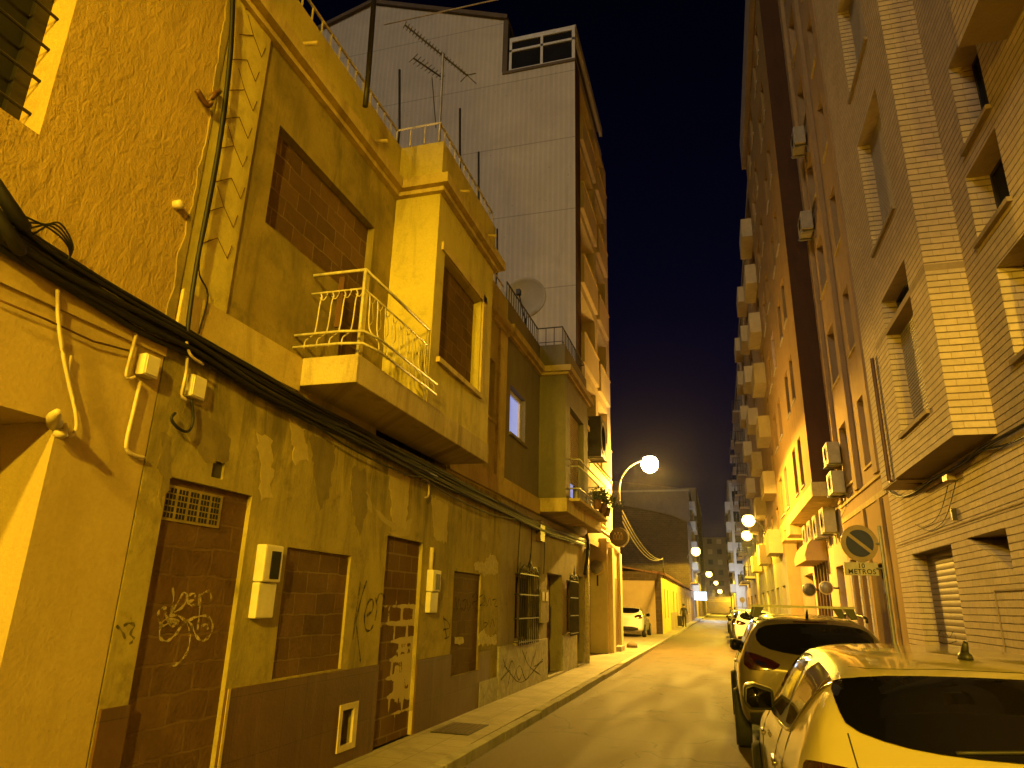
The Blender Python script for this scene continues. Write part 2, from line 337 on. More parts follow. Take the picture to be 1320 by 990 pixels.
# ------------------------------------------------------------------ mesh builder
def wloc(o):
    v = Vector((0, 0, 0))
    while o is not None: v += o.location; o = o.parent
    return v
def catmull(pts, k=6):
    pts = [Vector(p) for p in pts]
    if len(pts) < 3: return pts
    out = []
    P = [pts[0] * 2 - pts[1]] + pts + [pts[-1] * 2 - pts[-2]]
    for i in range(1, len(P) - 2):
        a, b, c, d = P[i - 1:i + 3]
        for j in range(k):
            t = j / k
            out.append(.5 * ((2 * b) + (c - a) * t + (2 * a - 5 * b + 4 * c - d) * t * t + (3 * b - a - 3 * c + d) * t ** 3))
    out.append(pts[-1]); return out
class MB:
    def __init__(s): s.v = []; s.f = []
    def face(s, *pts):
        i = len(s.v); s.v += [tuple(p) for p in pts]; s.f.append(tuple(range(i, i + len(pts)))); return s
    def box(s, x0, y0, z0, x1, y1, z1):
        i = len(s.v)
        s.v += [(x0, y0, z0), (x1, y0, z0), (x1, y1, z0), (x0, y1, z0), (x0, y0, z1), (x1, y0, z1), (x1, y1, z1), (x0, y1, z1)]
        s.f += [tuple(i + k for k in q) for q in ((0, 3, 2, 1), (4, 5, 6, 7), (0, 1, 5, 4), (1, 2, 6, 5), (2, 3, 7, 6), (3, 0, 4, 7))]
        return s
    def prism(s, poly, axis, a, b):
        def p(q, t): return {'x': (t, q[0], q[1]), 'y': (q[0], t, q[1]), 'z': (q[0], q[1], t)}[axis]
        i = len(s.v); n = len(poly)
        s.v += [p(q, a) for q in poly] + [p(q, b) for q in poly]
        s.f += [tuple(range(i, i + n)), tuple(range(i + 2 * n - 1, i + n - 1, -1))]
        for k in range(n): s.f.append((i + k, i + (k + 1) % n, i + n + (k + 1) % n, i + n + k))
        return s
    def tube(s, pts, r, n=6, cap=True):
        pts = [Vector(p) for p in pts]; rings = []
        for k, p in enumerate(pts):
            d = (pts[min(k + 1, len(pts) - 1)] - pts[max(k - 1, 0)])
            if d.length < 1e-9: d = Vector((0, 0, 1))
            d.normalize()
            a = Vector((0, 0, 1)) if abs(d.z) < .9 else Vector((1, 0, 0))
            e1 = d.cross(a).normalized(); e2 = d.cross(e1)
            rr = r[k] if isinstance(r, (list, tuple)) else r
            i = len(s.v); rings.append(i)
            s.v += [tuple(p + (e1 * math.cos(2 * PI * j / n) + e2 * math.sin(2 * PI * j / n)) * rr) for j in range(n)]
        for a, b in zip(rings, rings[1:]):
            for j in range(n): s.f.append((a + j, a + (j + 1) % n, b + (j + 1) % n, b + j))
        if cap:
            s.f.append(tuple(rings[0] + j for j in range(n))); s.f.append(tuple(rings[-1] + n - 1 - j for j in range(n)))
        return s
    def lathe(s, c, prof, axis='z', n=24):
        c = Vector(c); rings = []
        for r, h in prof:
            i = len(s.v); rings.append(i)
            for j in range(n):
                a = 2 * PI * j / n; p, q = r * math.cos(a), r * math.sin(a)
                o = {'z': (p, q, h), 'y': (p, h, q), 'x': (h, p, q)}[axis]
                s.v.append(tuple(c + Vector(o)))
        for a, b in zip(rings, rings[1:]):
            for j in range(n): s.f.append((a + j, a + (j + 1) % n, b + (j + 1) % n, b + j))
        s.f.append(tuple(rings[0] + j for j in range(n))); s.f.append(tuple(rings[-1] + n - 1 - j for j in range(n)))
        return s
    def ribbon(s, pts, w, axis='x'):
        """flat painted stroke lying on a wall plane"""
        pts = [Vector(p) for p in pts]
        L = []; n = len(pts)
        nrm = Vector((1, 0, 0)) if axis == 'x' else Vector((0, 1, 0))
        for k, p in enumerate(pts):
            d = pts[min(k + 1, n - 1)] - pts[max(k - 1, 0)]
            if d.length < 1e-9: d = Vector((0, 0, 1))
            e = d.normalized().cross(nrm) * (w * .5 * (.75 + .35 * math.sin(k * .7)))
            i = len(s.v); s.v += [tuple(p + e), tuple(p - e)]; L.append(i)
        for a, b in zip(L, L[1:]): s.f.append((a, a + 1, b + 1, b))
        return s
    def sheet(s, axis, plane, a0, a1, z0, z1, holes=(), depth=.2, inward=-1):
        """wall sheet with rectangular holes (a0,a1,z0,z1) and reveals of given depth"""
        A = sorted({a0, a1} | {min(max(q, a0), a1) for h in holes for q in h[:2]})
        Z = sorted({z0, z1} | {min(max(q, z0), z1) for h in holes for q in h[2:4]})
        def P(a, z, d=0.0):
            return (plane + inward * d, a, z) if axis == 'x' else (a, plane + inward * d, z)
        def dep(i, j):
            if i < 0 or j < 0 or i >= len(A) - 1 or j >= len(Z) - 1: return None
            ca, cz = (A[i] + A[i + 1]) / 2, (Z[j] + Z[j + 1]) / 2
            for h in holes:
                if h[0] < ca < h[1] and h[2] < cz < h[3]: return h[4] if len(h) > 4 else depth
            return 0.0
        for i in range(len(A) - 1):
            for j in range(len(Z) - 1):
                d = dep(i, j)
                if d == 0.0:
                    s.face(P(A[i], Z[j]), P(A[i + 1], Z[j]), P(A[i + 1], Z[j + 1]), P(A[i], Z[j + 1])); continue
                for di, dj, e0, e1 in ((-1, 0, (A[i], Z[j]), (A[i], Z[j + 1])), (1, 0, (A[i + 1], Z[j]), (A[i + 1], Z[j + 1])),
                                       (0, -1, (A[i], Z[j]), (A[i + 1], Z[j])), (0, 1, (A[i], Z[j + 1]), (A[i + 1], Z[j + 1]))):
                    dn = dep(i + di, j + dj)
                    if dn is None or dn == 0.0: s.face(P(*e0), P(*e1), P(*e1, d), P(*e0, d))
        return s
    def build(s, name, mat, parent=None, base=None, smooth=False, bevel=0.0):
        org = wloc(parent) if parent is not None else (Vector(base) if base else Vector((0, 0, 0)))
        me = bpy.data.meshes.new(name)
        me.from_pydata([tuple(Vector(p) - org) for p in s.v], [], s.f)
        bm = bmesh.new(); bm.from_mesh(me)
        bmesh.ops.remove_doubles(bm, verts=bm.verts, dist=.0002)
        bmesh.ops.recalc_face_normals(bm, faces=bm.faces)
        if bevel:
            bmesh.ops.bevel(bm, geom=[e for e in bm.edges if len(e.link_faces) == 2 and e.calc_face_angle(0) > .5], offset=bevel, segments=2, affect='EDGES', profile=.6)
        bm.to_mesh(me); bm.free()
        if smooth:
            for p in me.polygons: p.use_smooth = True
        me.materials.append(MT[mat] if isinstance(mat, str) else mat)
        o = bpy.data.objects.new(name, me); COL.objects.link(o)
        if parent is not None: o.parent = parent
        else: o.location = org
        return o
def tag(o, label=None, cat=None, group=None, kind=None):
    if label: o['label'] = label
    if cat: o['category'] = cat
    if group: o['group'] = group
    if kind: o['kind'] = kind
    return o
def thing(name, label, cat, loc, group=None):
    o = bpy.data.objects.new(name, None); o.empty_display_size = .3; COL.objects.link(o); o.location = loc
    return tag(o, label, cat, group)
def copy_tree(o, loc=None, rz=None, label=None, parent=None):
    c = o.copy(); COL.objects.link(c)
    if parent is not None: c.parent = parent
    if loc is not None: c.location = loc
    if rz is not None: c.rotation_euler = (0, 0, rz)
    if label: c['label'] = label
    for ch in list(o.children): copy_tree(ch, parent=c)
    return c
def B(*a): return MB().box(*a)

# window helper: frame part with pane and sill sub-parts, on a wall facing +/-x
def window(parent, plane, h, depth, inward, frame='white_paint', pane='glass', mull=1, sill=True, fw=.06, blind=0.0, lit=None, name='window', sillmat='trim'):
    a0, a1, z0, z1 = h[:4]; e = .002
    x0 = plane + inward * (depth - .06); x1 = plane + inward * (depth + .005); xa, xb = min(x0, x1), max(x0, x1)
    m = MB()
    m.box(xa, a0 - e, z0 - e, xb, a0 + fw, z1 + e).box(xa, a1 - fw, z0 - e, xb, a1 + e, z1 + e)
    m.box(xa, a0 + fw, z0 - e, xb, a1 - fw, z0 + fw).box(xa, a0 + fw, z1 - fw, xb, a1 - fw, z1 + e)
    for k in range(mull):
        c = a0 + (a1 - a0) * (k + 1) / (mull + 1); m.box(xa + .004, c - fw / 2, z0 + fw, xb - .004, c + fw / 2, z1 - fw)
    w = m.build(name, frame, parent)
    px = plane + inward * (depth - .02)
    B(min(px, px + inward * .02), a0 + fw * .5, z0 + fw * .5, max(px, px + inward * .02), a1 - fw * .5, z1 - fw * .5).build('pane', pane, w)
    if blind:
        zz = z1 - (z1 - z0) * blind; q = plane + inward * (depth - .075)
        B(min(q, q - inward * .02), a0 + .01, zz, max(q, q - inward * .02), a1 - .01, z1 - .01).build('blind', lit or 'blind', w)
    if sill:
        q0, q1 = plane - inward * .05, plane + inward * (depth - .065)
        B(min(q0, q1), a0 - .06, z0 - .05, max(q0, q1), a1 + .06, z0 + .004).build('sill', sillmat, w)
    return w
def brickfill(parent, plane, h, depth, inward, mat='infill', name='bricked_up_window'):
    q0, q1 = plane + inward * depth, plane + inward * (depth + .12)
    return B(min(q0, q1), h[0] - .004, h[2] - .004, max(q0, q1), h[1] + .004, h[3] + .004).build(name, mat, parent)
XL, XB = -3.70, -3.09     # left house line and the line of its projecting bays
def struct(o): o['kind'] = 'structure'; return o
# ------------------------------------------------------------------ ground
m = MB(); m.face((-60, -60, -.02), (60, -60, -.02), (60, 400, -.02), (-60, 400, -.02))
struct(m.build('ground', 'asphalt'))
m = MB(); m.face((-2.73, -40, 0), (2.2, -40, 0), (2.2, 97, 0), (-2.73, 97, 0)); m.face((-2.73, 105, 0), (2.2, 105, 0), (2.2, 260, 0), (-2.73, 260, 0)); m.face((-40, 97, 0), (40, 97, 0), (40, 105, 0), (-40, 105, 0))
struct(m.build('road', 'asphalt'))
m = MB()
m.box(-12, -40, -.015, -2.86, 97, .12); struct(m.build('left_pavement', 'paving'))
m = MB(); yy = -20.0; rr = random.Random(3)
while yy < 96:
    q = rr.uniform(.9, 1.1); m.box(-2.862 , yy, -.015, -2.72 + rr.uniform(-.012, .012), min(yy + q - .012, 97), .116 + rr.uniform(-.012, .008)); yy += q
struct(m.build('left_kerb', 'kerb', bevel=.012))
m = MB(); m.box(2.32, -40, -.015, 12, 97, .12); struct(m.build('right_pavement', 'paving'))
m = MB(); m.box(2.2, -40, -.015, 2.322, 97, .116); struct(m.build('right_kerb', 'kerb', bevel=.012))
m = MB(); m.box(-12, 105, -.015, -2.73, 260, .12); m.box(2.2, 105, -.015, 12, 260, .12); struct(m.build('far_pavement', 'paving'))

# ------------------------------------------------------------------ near left house: rough ochre upper floor, smooth ground floor
hA = thing('rendered_house', 'rough ochre stucco house at the near left edge with a barred upstairs window', 'house', (-8, 0, .12))
m = MB()
winA = (1.15, 2.45, 4.23, 5.75, .26)
m.sheet('x', XL + .02, -9, 3.69, 3.42, 9.2, [winA], .26)
m.face((XL + .02, 3.69, 3.42), (XL + .02, 3.69, 9.2), (-12, 3.69, 9.2), (-12, 3.69, 3.42))
m.face((XL + .02, -9, 3.42), (XL + .02, -9, 9.2), (-12, -9, 9.2), (-12, -9, 3.42))
m.face((-12, -9, .1), (-12, 3.69, .1), (-12, 3.69, 9.2), (-12, -9, 9.2))
m.build('wall', 'stucco_rough', hA)
B(-12.2, -9.2, 9.2, XL + .2, 3.68, 9.4).build('roof', 'trim', hA)
m = MB(); m.sheet('x', XL, -9, 3.685, .1, 3.42, [(.4, 3.0, .1, 2.63, .9)], .9)
m.face((XL, 3.685, .1), (XL, 3.685, 3.42), (-12, 3.685, 3.42), (-12, 3.685, .1)); m.face((XL, -9, .1), (XL, -9, 3.42), (-12, -9, 3.42), (-12, -9, .1))
m.build('ground_floor_wall', 'plaster_smooth', hA)
B(-4.66, .4, .1, -4.58, 3.0, 2.64).build('garage_door', 'roll', hA)
m = MB(); m.box(XL - .006, 2.60, .12, XL + .0, 3.0, 2.6)
w = window(hA, XL + .02, winA, .26, -1, 'iron', 'void', 0, False, .09)
m = MB()
for k in range(6):
    z = 4.40 + k * .24; m.tube([(XL - .10, 1.1, z), (XL - .10, 2.5, z)], .011, 6)
m.build('window_bar', 'iron', w)
m = MB(); m.box(XL + .001, -9, 3.28, XL + .022, 3.68, 3.42); m.build('band_course', 'plaster_smooth', hA)
m = MB(); rr = random.Random(4); e_ = 0.0; pl_ = [(3.685, 3.45)]
for k in range(130):
    e_ = max(-.03, min(.03, e_ + rr.uniform(-.014, .014))); pl_.append((3.635 + e_, 3.45 + k * .044))
m.prism(pl_ + [(3.685, 9.17)], 'x', XL + .0185, XL + .03)
m.build('broken_render_edge', 'plaster_panel', hA)

# ------------------------------------------------------------------ boarded-up house
Y0, Y1 = 3.70, 11.85
hB = thing('derelict_house', 'derelict yellow house with every door and window bricked up and a corner bay upstairs', 'house', (-8, 7.8, .12))
D1 = (3.93, 4.87, .12, 2.47, .04); W3 = (5.46, 6.61, 1.0, 2.10, .03); D2 = (7.42, 8.46, .12, 2.39, .05); W4 = (9.65, 10.86, .66, 2.09, .03)
VT = (6.66, 6.96, .27, .63, .14); V1 = (4.35, 4.48, 2.54, 2.67, .03)
m = MB(); m.sheet('x', XL, Y0, Y1, .1, 3.47, [D1, W3, D2, W4, VT, V1], .04)
m.face((XL, Y1, .1), (XL, Y1, 7), (-12, Y1, 7), (-12, Y1, .1)); m.face((XL, Y0, .1), (XL, Y0, 7), (-12, Y0, 7), (-12, Y0, .1)); m.face((-12, Y0, .1), (-12, Y1, .1), (-12, Y1, 7), (-12, Y0, 7))
m.build('ground_floor_wall', 'plaster_dirty', hB)
# dado in two stretches either side of the doors
m = MB()
for a0, a1, zt in ((3.705, 3.93, .99), (4.87, 6.60, .985), (6.60 + .0, 6.66, .985), (6.96, 7.42, .985), (8.46, 9.65, .96), (9.65, 11.42, .64)):
    m.box(XL + .003, a0, .1, XL + .022, a1, zt)
m.box(XL + .003, 6.66, .63, XL + .022, 6.96, .985); m.box(XL + .003, 6.66, .1, XL + .022, 6.96, .27); m.box(XL + .003, 10.86, .64, XL + .022, 11.42, .93); m.box(XL + .003, 9.65, .64, XL + .021, 10.86, .66)
m.build('tiled_dado', 'dado', hB)
B(XL + .003, 10.9, .1, XL + .03, 11.8, .48).build('stone_patch', 'marble', hB)
m = MB(); m.box(XL + .0225, 4.875, .1, XL + .03, 4.905, .99); m.build('dado_edging', 'plaster_smooth', hB)
d = brickfill(hB, XL, D1, .04, -1, 'infill_plain', 'bricked_up_door')
# lattice ventilation blocks over the first doorway
vb = B(XL - .045, 3.95, 2.17, XL - .03, 4.56, 2.42).build('ventilation_block', 'plaster_panel', d)
m = MB()
for g in range(5):
    m = MB()
    for i in range(3):
        for k in range(5):
            y = 3.97 + g * .117 + i * .033; z = 2.19 + k * .044; m.box(XL - .0295, y, z, XL - .0275, y + .022, z + .034)
    m.build('lattice', 'void', vb)
brickfill(hB, XL, W3, .03, -1, 'infill', 'bricked_up_window')
brickfill(hB, XL, D2, .05, -1, 'smear', 'bricked_up_door')
brickfill(hB, XL, W4, .03, -1, 'infill_plain', 'bricked_up_window')
vt = B(XL - .15, 6.65, .26, XL - .138, 6.97, .64).build('cellar_vent', 'void', hB)
m = MB(); e = .035
m.box(XL + .005, 6.66 - e, .27 - e, XL + .034, 6.66 + .02, .63 + e).box(XL + .005, 6.96 - .05, .27 - e, XL + .034, 6.96 + e, .63 + e)
m.box(XL + .005, 6.68, .63 - .02, XL + .034, 6.91, .63 + e).box(XL + .005, 6.68, .27 - e, XL + .034, 6.91, .27 + .02)
m.build('vent_frame', 'pvc', vt)
brickfill(hB, XL, V1, .02, -1, 'acdark', 'small_vent')
# slab course between the floors, balcony slab
m = MB(); m.box(XL - .2, Y0 + .004, 3.50, XL + .05, 5.27, 3.82); m.build('slab_course', 'trim', hB); B(XL - .2, 9.15, 3.50, XL + .05, Y1 - .004, 3.80).build('slab_course', 'trim', hB)
# upper wall
W1 = (4.52, 6.44, 4.86, 5.90, .10); BD = (5.93, 6.44, 3.84, 4.86, .10); NW = (10.75, 11.22, 4.75, 5.85, .16)
m = MB(); m.sheet('x', XL, Y0, 6.92, 3.47, 6.72, [W1, BD], .1); m.build('upper_wall', 'plaster_panel', hB)
m = MB(); m.sheet('x', XL, 9.12, Y1, 3.47, 6.72, [NW], .16); m.build('upper_wall', 'plaster_yellow', hB)
brickfill(hB, XL, W1, .09, -1, 'infill', 'bricked_up_window')
B(XL - .21, 5.926, 3.836, XL - .09, 6.444, 4.858).build('bricked_up_balcony_door', 'infill', hB)
brickfill(hB, XL, NW, .14, -1, 'wood', 'narrow_window')
B(XL - .1, 10.68, 4.70, XL + .05, 11.3, 4.75).build('window_sill', 'trim', hB)
# corner pilaster with its incised zigzag cracks
p = B(XL, 3.70, 3.83, XL + .022, 4.20, 6.95).build('pilaster', 'plaster_yellow', hB)
m = MB(); rr = random.Random(11)
for k in range(9):
    z = 4.25 + k * .29
    y = 3.80 + rr.uniform(-.03, .05)
    pts = [(XL + .024, y, z), (XL + .024, y + .16, z + .14), (XL + .024, y + .30, z + .03), (XL + .024, y + .33, z + .16)]
    m.tube(pts, .004, 4)
    if k % 2: m.tube([(XL + .024, y + .16, z + .14), (XL + .024, y + .05, z + .27)], .0035, 4)
m.build('plaster_crack', 'wood', p)
B(XL, 11.36, 3.80, XL + .045, 11.82, 6.92).build('quoin_pilaster', 'trim', hB)
# bay
W2 = (7.18, 8.63, 4.46, 5.86, .13)
m = MB(); m.sheet('x', XB, 6.92, 9.12, 3.83, 6.72, [W2], .13)
m.sheet('y', 6.92, -3.9, XB, 3.83, 6.72); m.sheet('y', 9.12, -3.9, XB, 3.83, 6.72)
bay = m.build('bay_wall', 'plaster_yellow', hB)
brickfill(hB, XB, W2, .12, -1, 'infill', 'bricked_up_bay_window')
m = MB(); m.box(XB - .12, 7.1, 4.39, XB + .05, 8.71, 4.455); m.build('window_sill', 'trim', hB)
m = MB(); m.box(XB + .0, 8.66, 4.46, XB + .028, 8.80, 5.98).box(XB, 7.06, 5.87, XB + .028, 8.80, 5.98); m.build('window_surround', 'trim', hB)
sl = MB(); sl.box(XL - .05, 5.27, 3.555, XB + .02, 9.14, 3.83); slab = sl.build('balcony_slab', 'concrete', hB, bevel=.012)
# cornice following the bay, then the parapet
def cornice(par, y0, y1, y2, y3, z, mat='trim', xl=XL, xb=XB):
    m = MB()
    for d, za, zb in ((.07, z - .11, z - .05), (.15, z - .05, z + .09)):
        m.box(xl - .1, y0, za, xl + d, y1 - d, zb); m.box(xl - .1, y1 - d, za, xb + d, y2 + d, zb)
        if y3 > y2: m.box(xl - .1, y2 + d, za, xl + d, y3, zb)
    return m.build('cornice', mat, par)
cornice(hB, Y0, 6.92, 9.12, Y1 - .01, 6.70)
m = MB(); m.box(XL - .15, Y0, 6.79, XL + .02, 6.90, 7.36); m.box(XL - .15, 6.90, 6.79, XB + .01, 9.14, 7.36); m.box(XL - .15, 9.14, 6.79, XL + .02, Y1 - .01, 7.36)
pp = m.build('parapet', 'plaster_yellow', hB)
m = MB()
for (y, z) in ((4.6, 6.92), (6.15, 6.92), (9.8, 6.92)): m.tube([(XL - .02, y, z), (XL + .22, y + .02, z - .02)], .022, 8)
for (y, z) in ((7.4, 6.93), (8.6, 6.93)): m.tube([(XB - .02, y, z), (XB + .2, y + .02, z - .02)], .02, 8)
m.build('drain_spout', 'trim', pp)
B(-12, Y0 + .01, 6.6, XL - .15, Y1 - .02, 6.8).build('roof', 'rooftile', hB)
# white roof railing on the parapet
def railing(par, path, z, h, mat, step=.16, r=.012, mid=False, top=.018, name='roof_railing'):
    m = MB()
    m.tube([(x, y, z + h) for x, y in path], top, 6)
    if mid: m.tube([(x, y, z + .06) for x, y in path], r, 6)
    for (xa, ya), (xb, yb) in zip(path, path[1:]):
        L = math.hypot(xb - xa, yb - ya); n = max(1, round(L / step))
        for k in range(n + 1):
            t = k / n; x, y = xa + (xb - xa) * t, ya + (yb - ya) * t
            m.tube([(x, y, z - .01), (x, y, z + h)], r, 5)
    return m.build(name, mat, par)
railing(hB, [(XL - .05, Y0), (XL - .05, 6.87), (XB - .05, 6.87), (XB - .05, 9.1), (XL - .05, 9.1), (XL - .05, 11.7)], 7.36, .27, 'white_iron', .19, .011)
# bulging balcony railing
rl = MB(); x_, y_ = XB - .02, 5.32
top = [(XL + .02, y_, 4.72), (x_, y_, 4.72), (x_, 6.90, 4.72)]
rl.tube(top, .017, 6); rl.tube([(q[0], q[1], 4.52) for q in top], .010, 6)
rl.tube([(x_, y_, 3.83), (x_, y_, 4.72)], .016, 6); rl.tube([(x_, 6.88, 3.83), (x_, 6.88, 4.72)], .014, 6)
for zz, off in ((4.02, .16), (3.90, .16)):
    rl.tube([(XL - .05, y_ - off, zz), (x_ - .1, y_ - off, zz), (x_ + off * .7, y_ - off * .75, zz), (x_ + off, y_ + .1, zz), (x_ + off, 6.85, zz)], .013, 6)
for k in range(4):
    x = XL + .12 + k * .13
    rl.tube(catmull([(x, y_, 4.52), (x + .02, y_, 4.47), (x + .005, y_, 4.40), (x, y_ - .02, 4.1), (x, y_ - .15, 3.96), (x, y_ - .16, 3.88)], 4), .008, 5)
    rl.tube(catmull([(x + .0, y_, 4.47), (x + .04, y_, 4.44), (x + .075, y_, 4.49), (x + .07, y_, 4.53)], 4), .006, 5)
for k in range(9):
    y = 5.44 + k * .17
    rl.tube(catmull([(x_, y, 4.52), (x_ + .01, y, 4.42), (x_ + .03, y, 4.15), (x_ + .14, y, 4.0), (x_ + .155, y, 3.88)], 4), .008, 5)
    rl.tube(catmull([(x_, y, 4.50), (x_, y + .05, 4.44), (x_, y + .10, 4.47), (x_, y + .12, 4.53)], 4), .006, 5)
    rl.tube(catmull([(x_ + .01, y + .05, 4.44), (x_ + .01, y + .09, 4.28), (x_ + .02, y + .03, 4.2)], 4), .005, 5)
rl.build('balcony_railing', 'white_iron', hB, smooth=True)
m = MB(); m.box(-3.40, 5.335, 4.15, -3.34, 5.36, 4.68); m.build('balcony_strap', 'wood', hB)
# sprayed writing
def crop(pts, ox, oy, s): return [(ox + x / s, oy + y / s) for x, y in pts]
def strokes(par, lst, ox, oy, s, plane, w, mat, name):
    m = MB()
    for st in lst:
        pts = [on_x(px, py, plane) for px, py in crop(st, ox, oy, s)]
        m.ribbon(catmull(pts, 7), w)
    return m.build(name, mat, par)
strokes(d, [[(668, 292), (671, 340), (660, 395)], [(662, 392), (690, 345), (712, 312), (724, 330), (708, 365), (674, 388)], [(728, 348), (752, 338), (752, 316), (733, 322), (726, 345), (740, 362), (758, 358)],
            [(768, 362), (772, 316)], [(772, 330), (790, 312), (812, 308), (818, 345)], [(776, 318), (770, 400), (764, 458)],
            [(645, 372), (620, 375), (612, 405), (628, 440), (660, 425), (694, 424), (640, 415), (618, 455), (622, 490), (648, 498), (672, 480), (690, 462)],
            [(655, 400), (690, 402), (722, 430), (735, 480), (724, 540), (692, 582), (664, 596)],
            [(682, 468), (712, 432), (760, 406), (805, 404), (822, 438), (812, 478), (782, 498), (758, 478), (742, 440), (722, 418)], [(780, 442), (800, 434), (804, 455)], [(640, 390), (660, 440), (690, 430)]],
        0, 660, 3, XL - .036, .022, 'chalk', 'graffiti')
strokes(hB, [[(404, 270), (390, 370), (374, 496)], [(428, 265), (408, 330), (388, 420), (392, 470), (402, 560), (404, 585)], [(428, 402), (450, 380), (452, 342), (436, 345), (420, 400), (424, 452), (440, 458), (454, 438)],
             [(462, 330), (468, 370), (460, 420)], [(464, 350), (480, 315), (498, 335), (490, 385)]], 330, 660, 3, XL + .004, .028, 'spray', 'graffiti')
strokes(hB, [[(724, 400), (730, 440), (738, 492)], [(724, 410), (742, 425), (748, 448), (724, 455)], [(730, 490), (748, 480), (750, 460)], ], 330, 660, 3, XL + .004, .022, 'spray', 'graffiti')
strokes(hB, [[(862, 330), (880, 320), (884, 345), (866, 362), (884, 360)], [(888, 330), (892, 366), (904, 332), (910, 362)], [(914, 340), (930, 338), (922, 362), (934, 366)],
             [(880, 418), (884, 446), (896, 430), (884, 428)], [(900, 418), (902, 446)], [(906, 446), (914, 414), (922, 442)], [(928, 408), (929, 418)]], 330, 660, 3, XL + .004, .02, 'spray', 'graffiti')
strokes(hB, [[(772, 330), (778, 380), (786, 335), (794, 385)], [(798, 345), (812, 340), (806, 380), (796, 372)], [(816, 335), (820, 380), (830, 360)], [(836, 330), (850, 312), (858, 340), (838, 352), (856, 385)]], 330, 660, 3, XL - .024, .02, 'spray', 'graffiti')
strokes(hB, [[(450, 440), (470, 460), (485, 490)], [(478, 440), (500, 430), (520, 440), (505, 470), (520, 490)], [(500, 510), (515, 500)]], 0, 660, 3, XL + .004, .02, 'spray', 'graffiti')
# ragged pale render patches left by old repairs (their own shape, thin skims on the wall)
def skim(par, px, plane, mat, jag=.02, seed=1, thick=.004):
    rr = random.Random(seed); P = [on_x(x, y, plane) for x, y in px]; out = []
    for a, b in zip(P, P[1:] + P[:1]):
        n = max(2, int((b - a).length / .05))
        for k in range(n):
            q = a + (b - a) * (k / n); out.append((q.y + rr.uniform(-jag, jag), q.z + rr.uniform(-jag, jag)))
    mm = MB(); mm.prism(out, 'x', plane - .002, plane + thick); return mm.build('render_patch', mat, par)
skim(hB, crop([(840, 200), (860, 190), (880, 200), (905, 165), (925, 175), (936, 200), (935, 240), (880, 245), (850, 225)], 330, 660, 3), XL + .004, 'smear_white', .025, 2)
skim(hB, crop([(862, 475), (880, 455), (895, 480), (930, 478), (930, 510), (862, 515)], 330, 660, 3), XL + .004, 'smear_white', .025, 5)
skim(hB, crop([(768, 485), (800, 484), (804, 505), (786, 514), (770, 508)], 330, 660, 3), XL - .024, 'smear_white', .012, 6)

for i, (mt, P_) in enumerate((('patch_dark', [(236, 520), (262, 526), (300, 570), (296, 596), (262, 592), (240, 560)]), ('patch_pale', [(332, 560), (352, 566), (350, 640), (338, 650), (334, 610)]), ('patch_dark', [(400, 556), (432, 574), (424, 640), (412, 660), (404, 610)]),
        ('patch_pale', [(500, 600), (528, 616), (524, 682), (506, 676)]), ('patch_dark', [(205, 560), (222, 566), (216, 640), (206, 650)]), ('patch_pale', [(556, 640), (578, 652), (576, 700), (560, 694)]), ('patch_dark', [(455, 600), (470, 606), (474, 660), (462, 690), (452, 640)]), ('patch_pale', [(372, 540), (392, 552), (396, 590), (380, 600)]))):
    skim(hB, P_, XL + .0002 * (i + 1), mt, .03, 20 + i, .0015)
# ------------------------------------------------------------------ grey house
Z0 = Y1; Z1 = 20.3
hC = thing('grey_house', 'grey rendered house with grilled ground floor windows and a bay over the pavement', 'house', (-8, 16, .12))
G1 = (12.88, 14.22, .97, 2.20, .18); E1 = (15.45, 17.0, .12, 2.33, .35); G2 = (17.55, 18.5, .97, 2.22, .18); E2 = (18.75, 19.75, .12, 2.40, .35)
m = MB(); m.sheet('x', XL, Z0, Z1, .1, 3.5, [G1, E1, G2, E2], .2)
m.face((XL, Z1, .1), (XL, Z1, 7), (-12, Z1, 7), (-12, Z1, .1)); m.face((-12, Z0, .1), (-12, Z1, .1), (-12, Z1, 7), (-12, Z0, 7))
m.build('ground_floor_wall', 'grey_low', hC)
m = MB()
for a0, a1 in ((17.01, 18.74), (19.76, Z1), (Z0 + .01, 15.44)): dm = B(XL + .002, a0, .1, XL + .035, a1, .95).build('stone_dado', 'marble', hC)
strokes(dm, [[(0 + x, 0 + y) for x, y in q] for q in ([(160, 690), (180, 740), (200, 700), (230, 780), (260, 660)], [(200, 790), (230, 720), (260, 780), (290, 680)], [(240, 650), (270, 720), (320, 760)], [(300, 650), (290, 720), (330, 700)], [(165, 720), (240, 790), (330, 690)], [(150, 780), (190, 740), (180, 810)])], 600, 640, 3.3, XL + .037, .03, 'spray', 'graffiti')
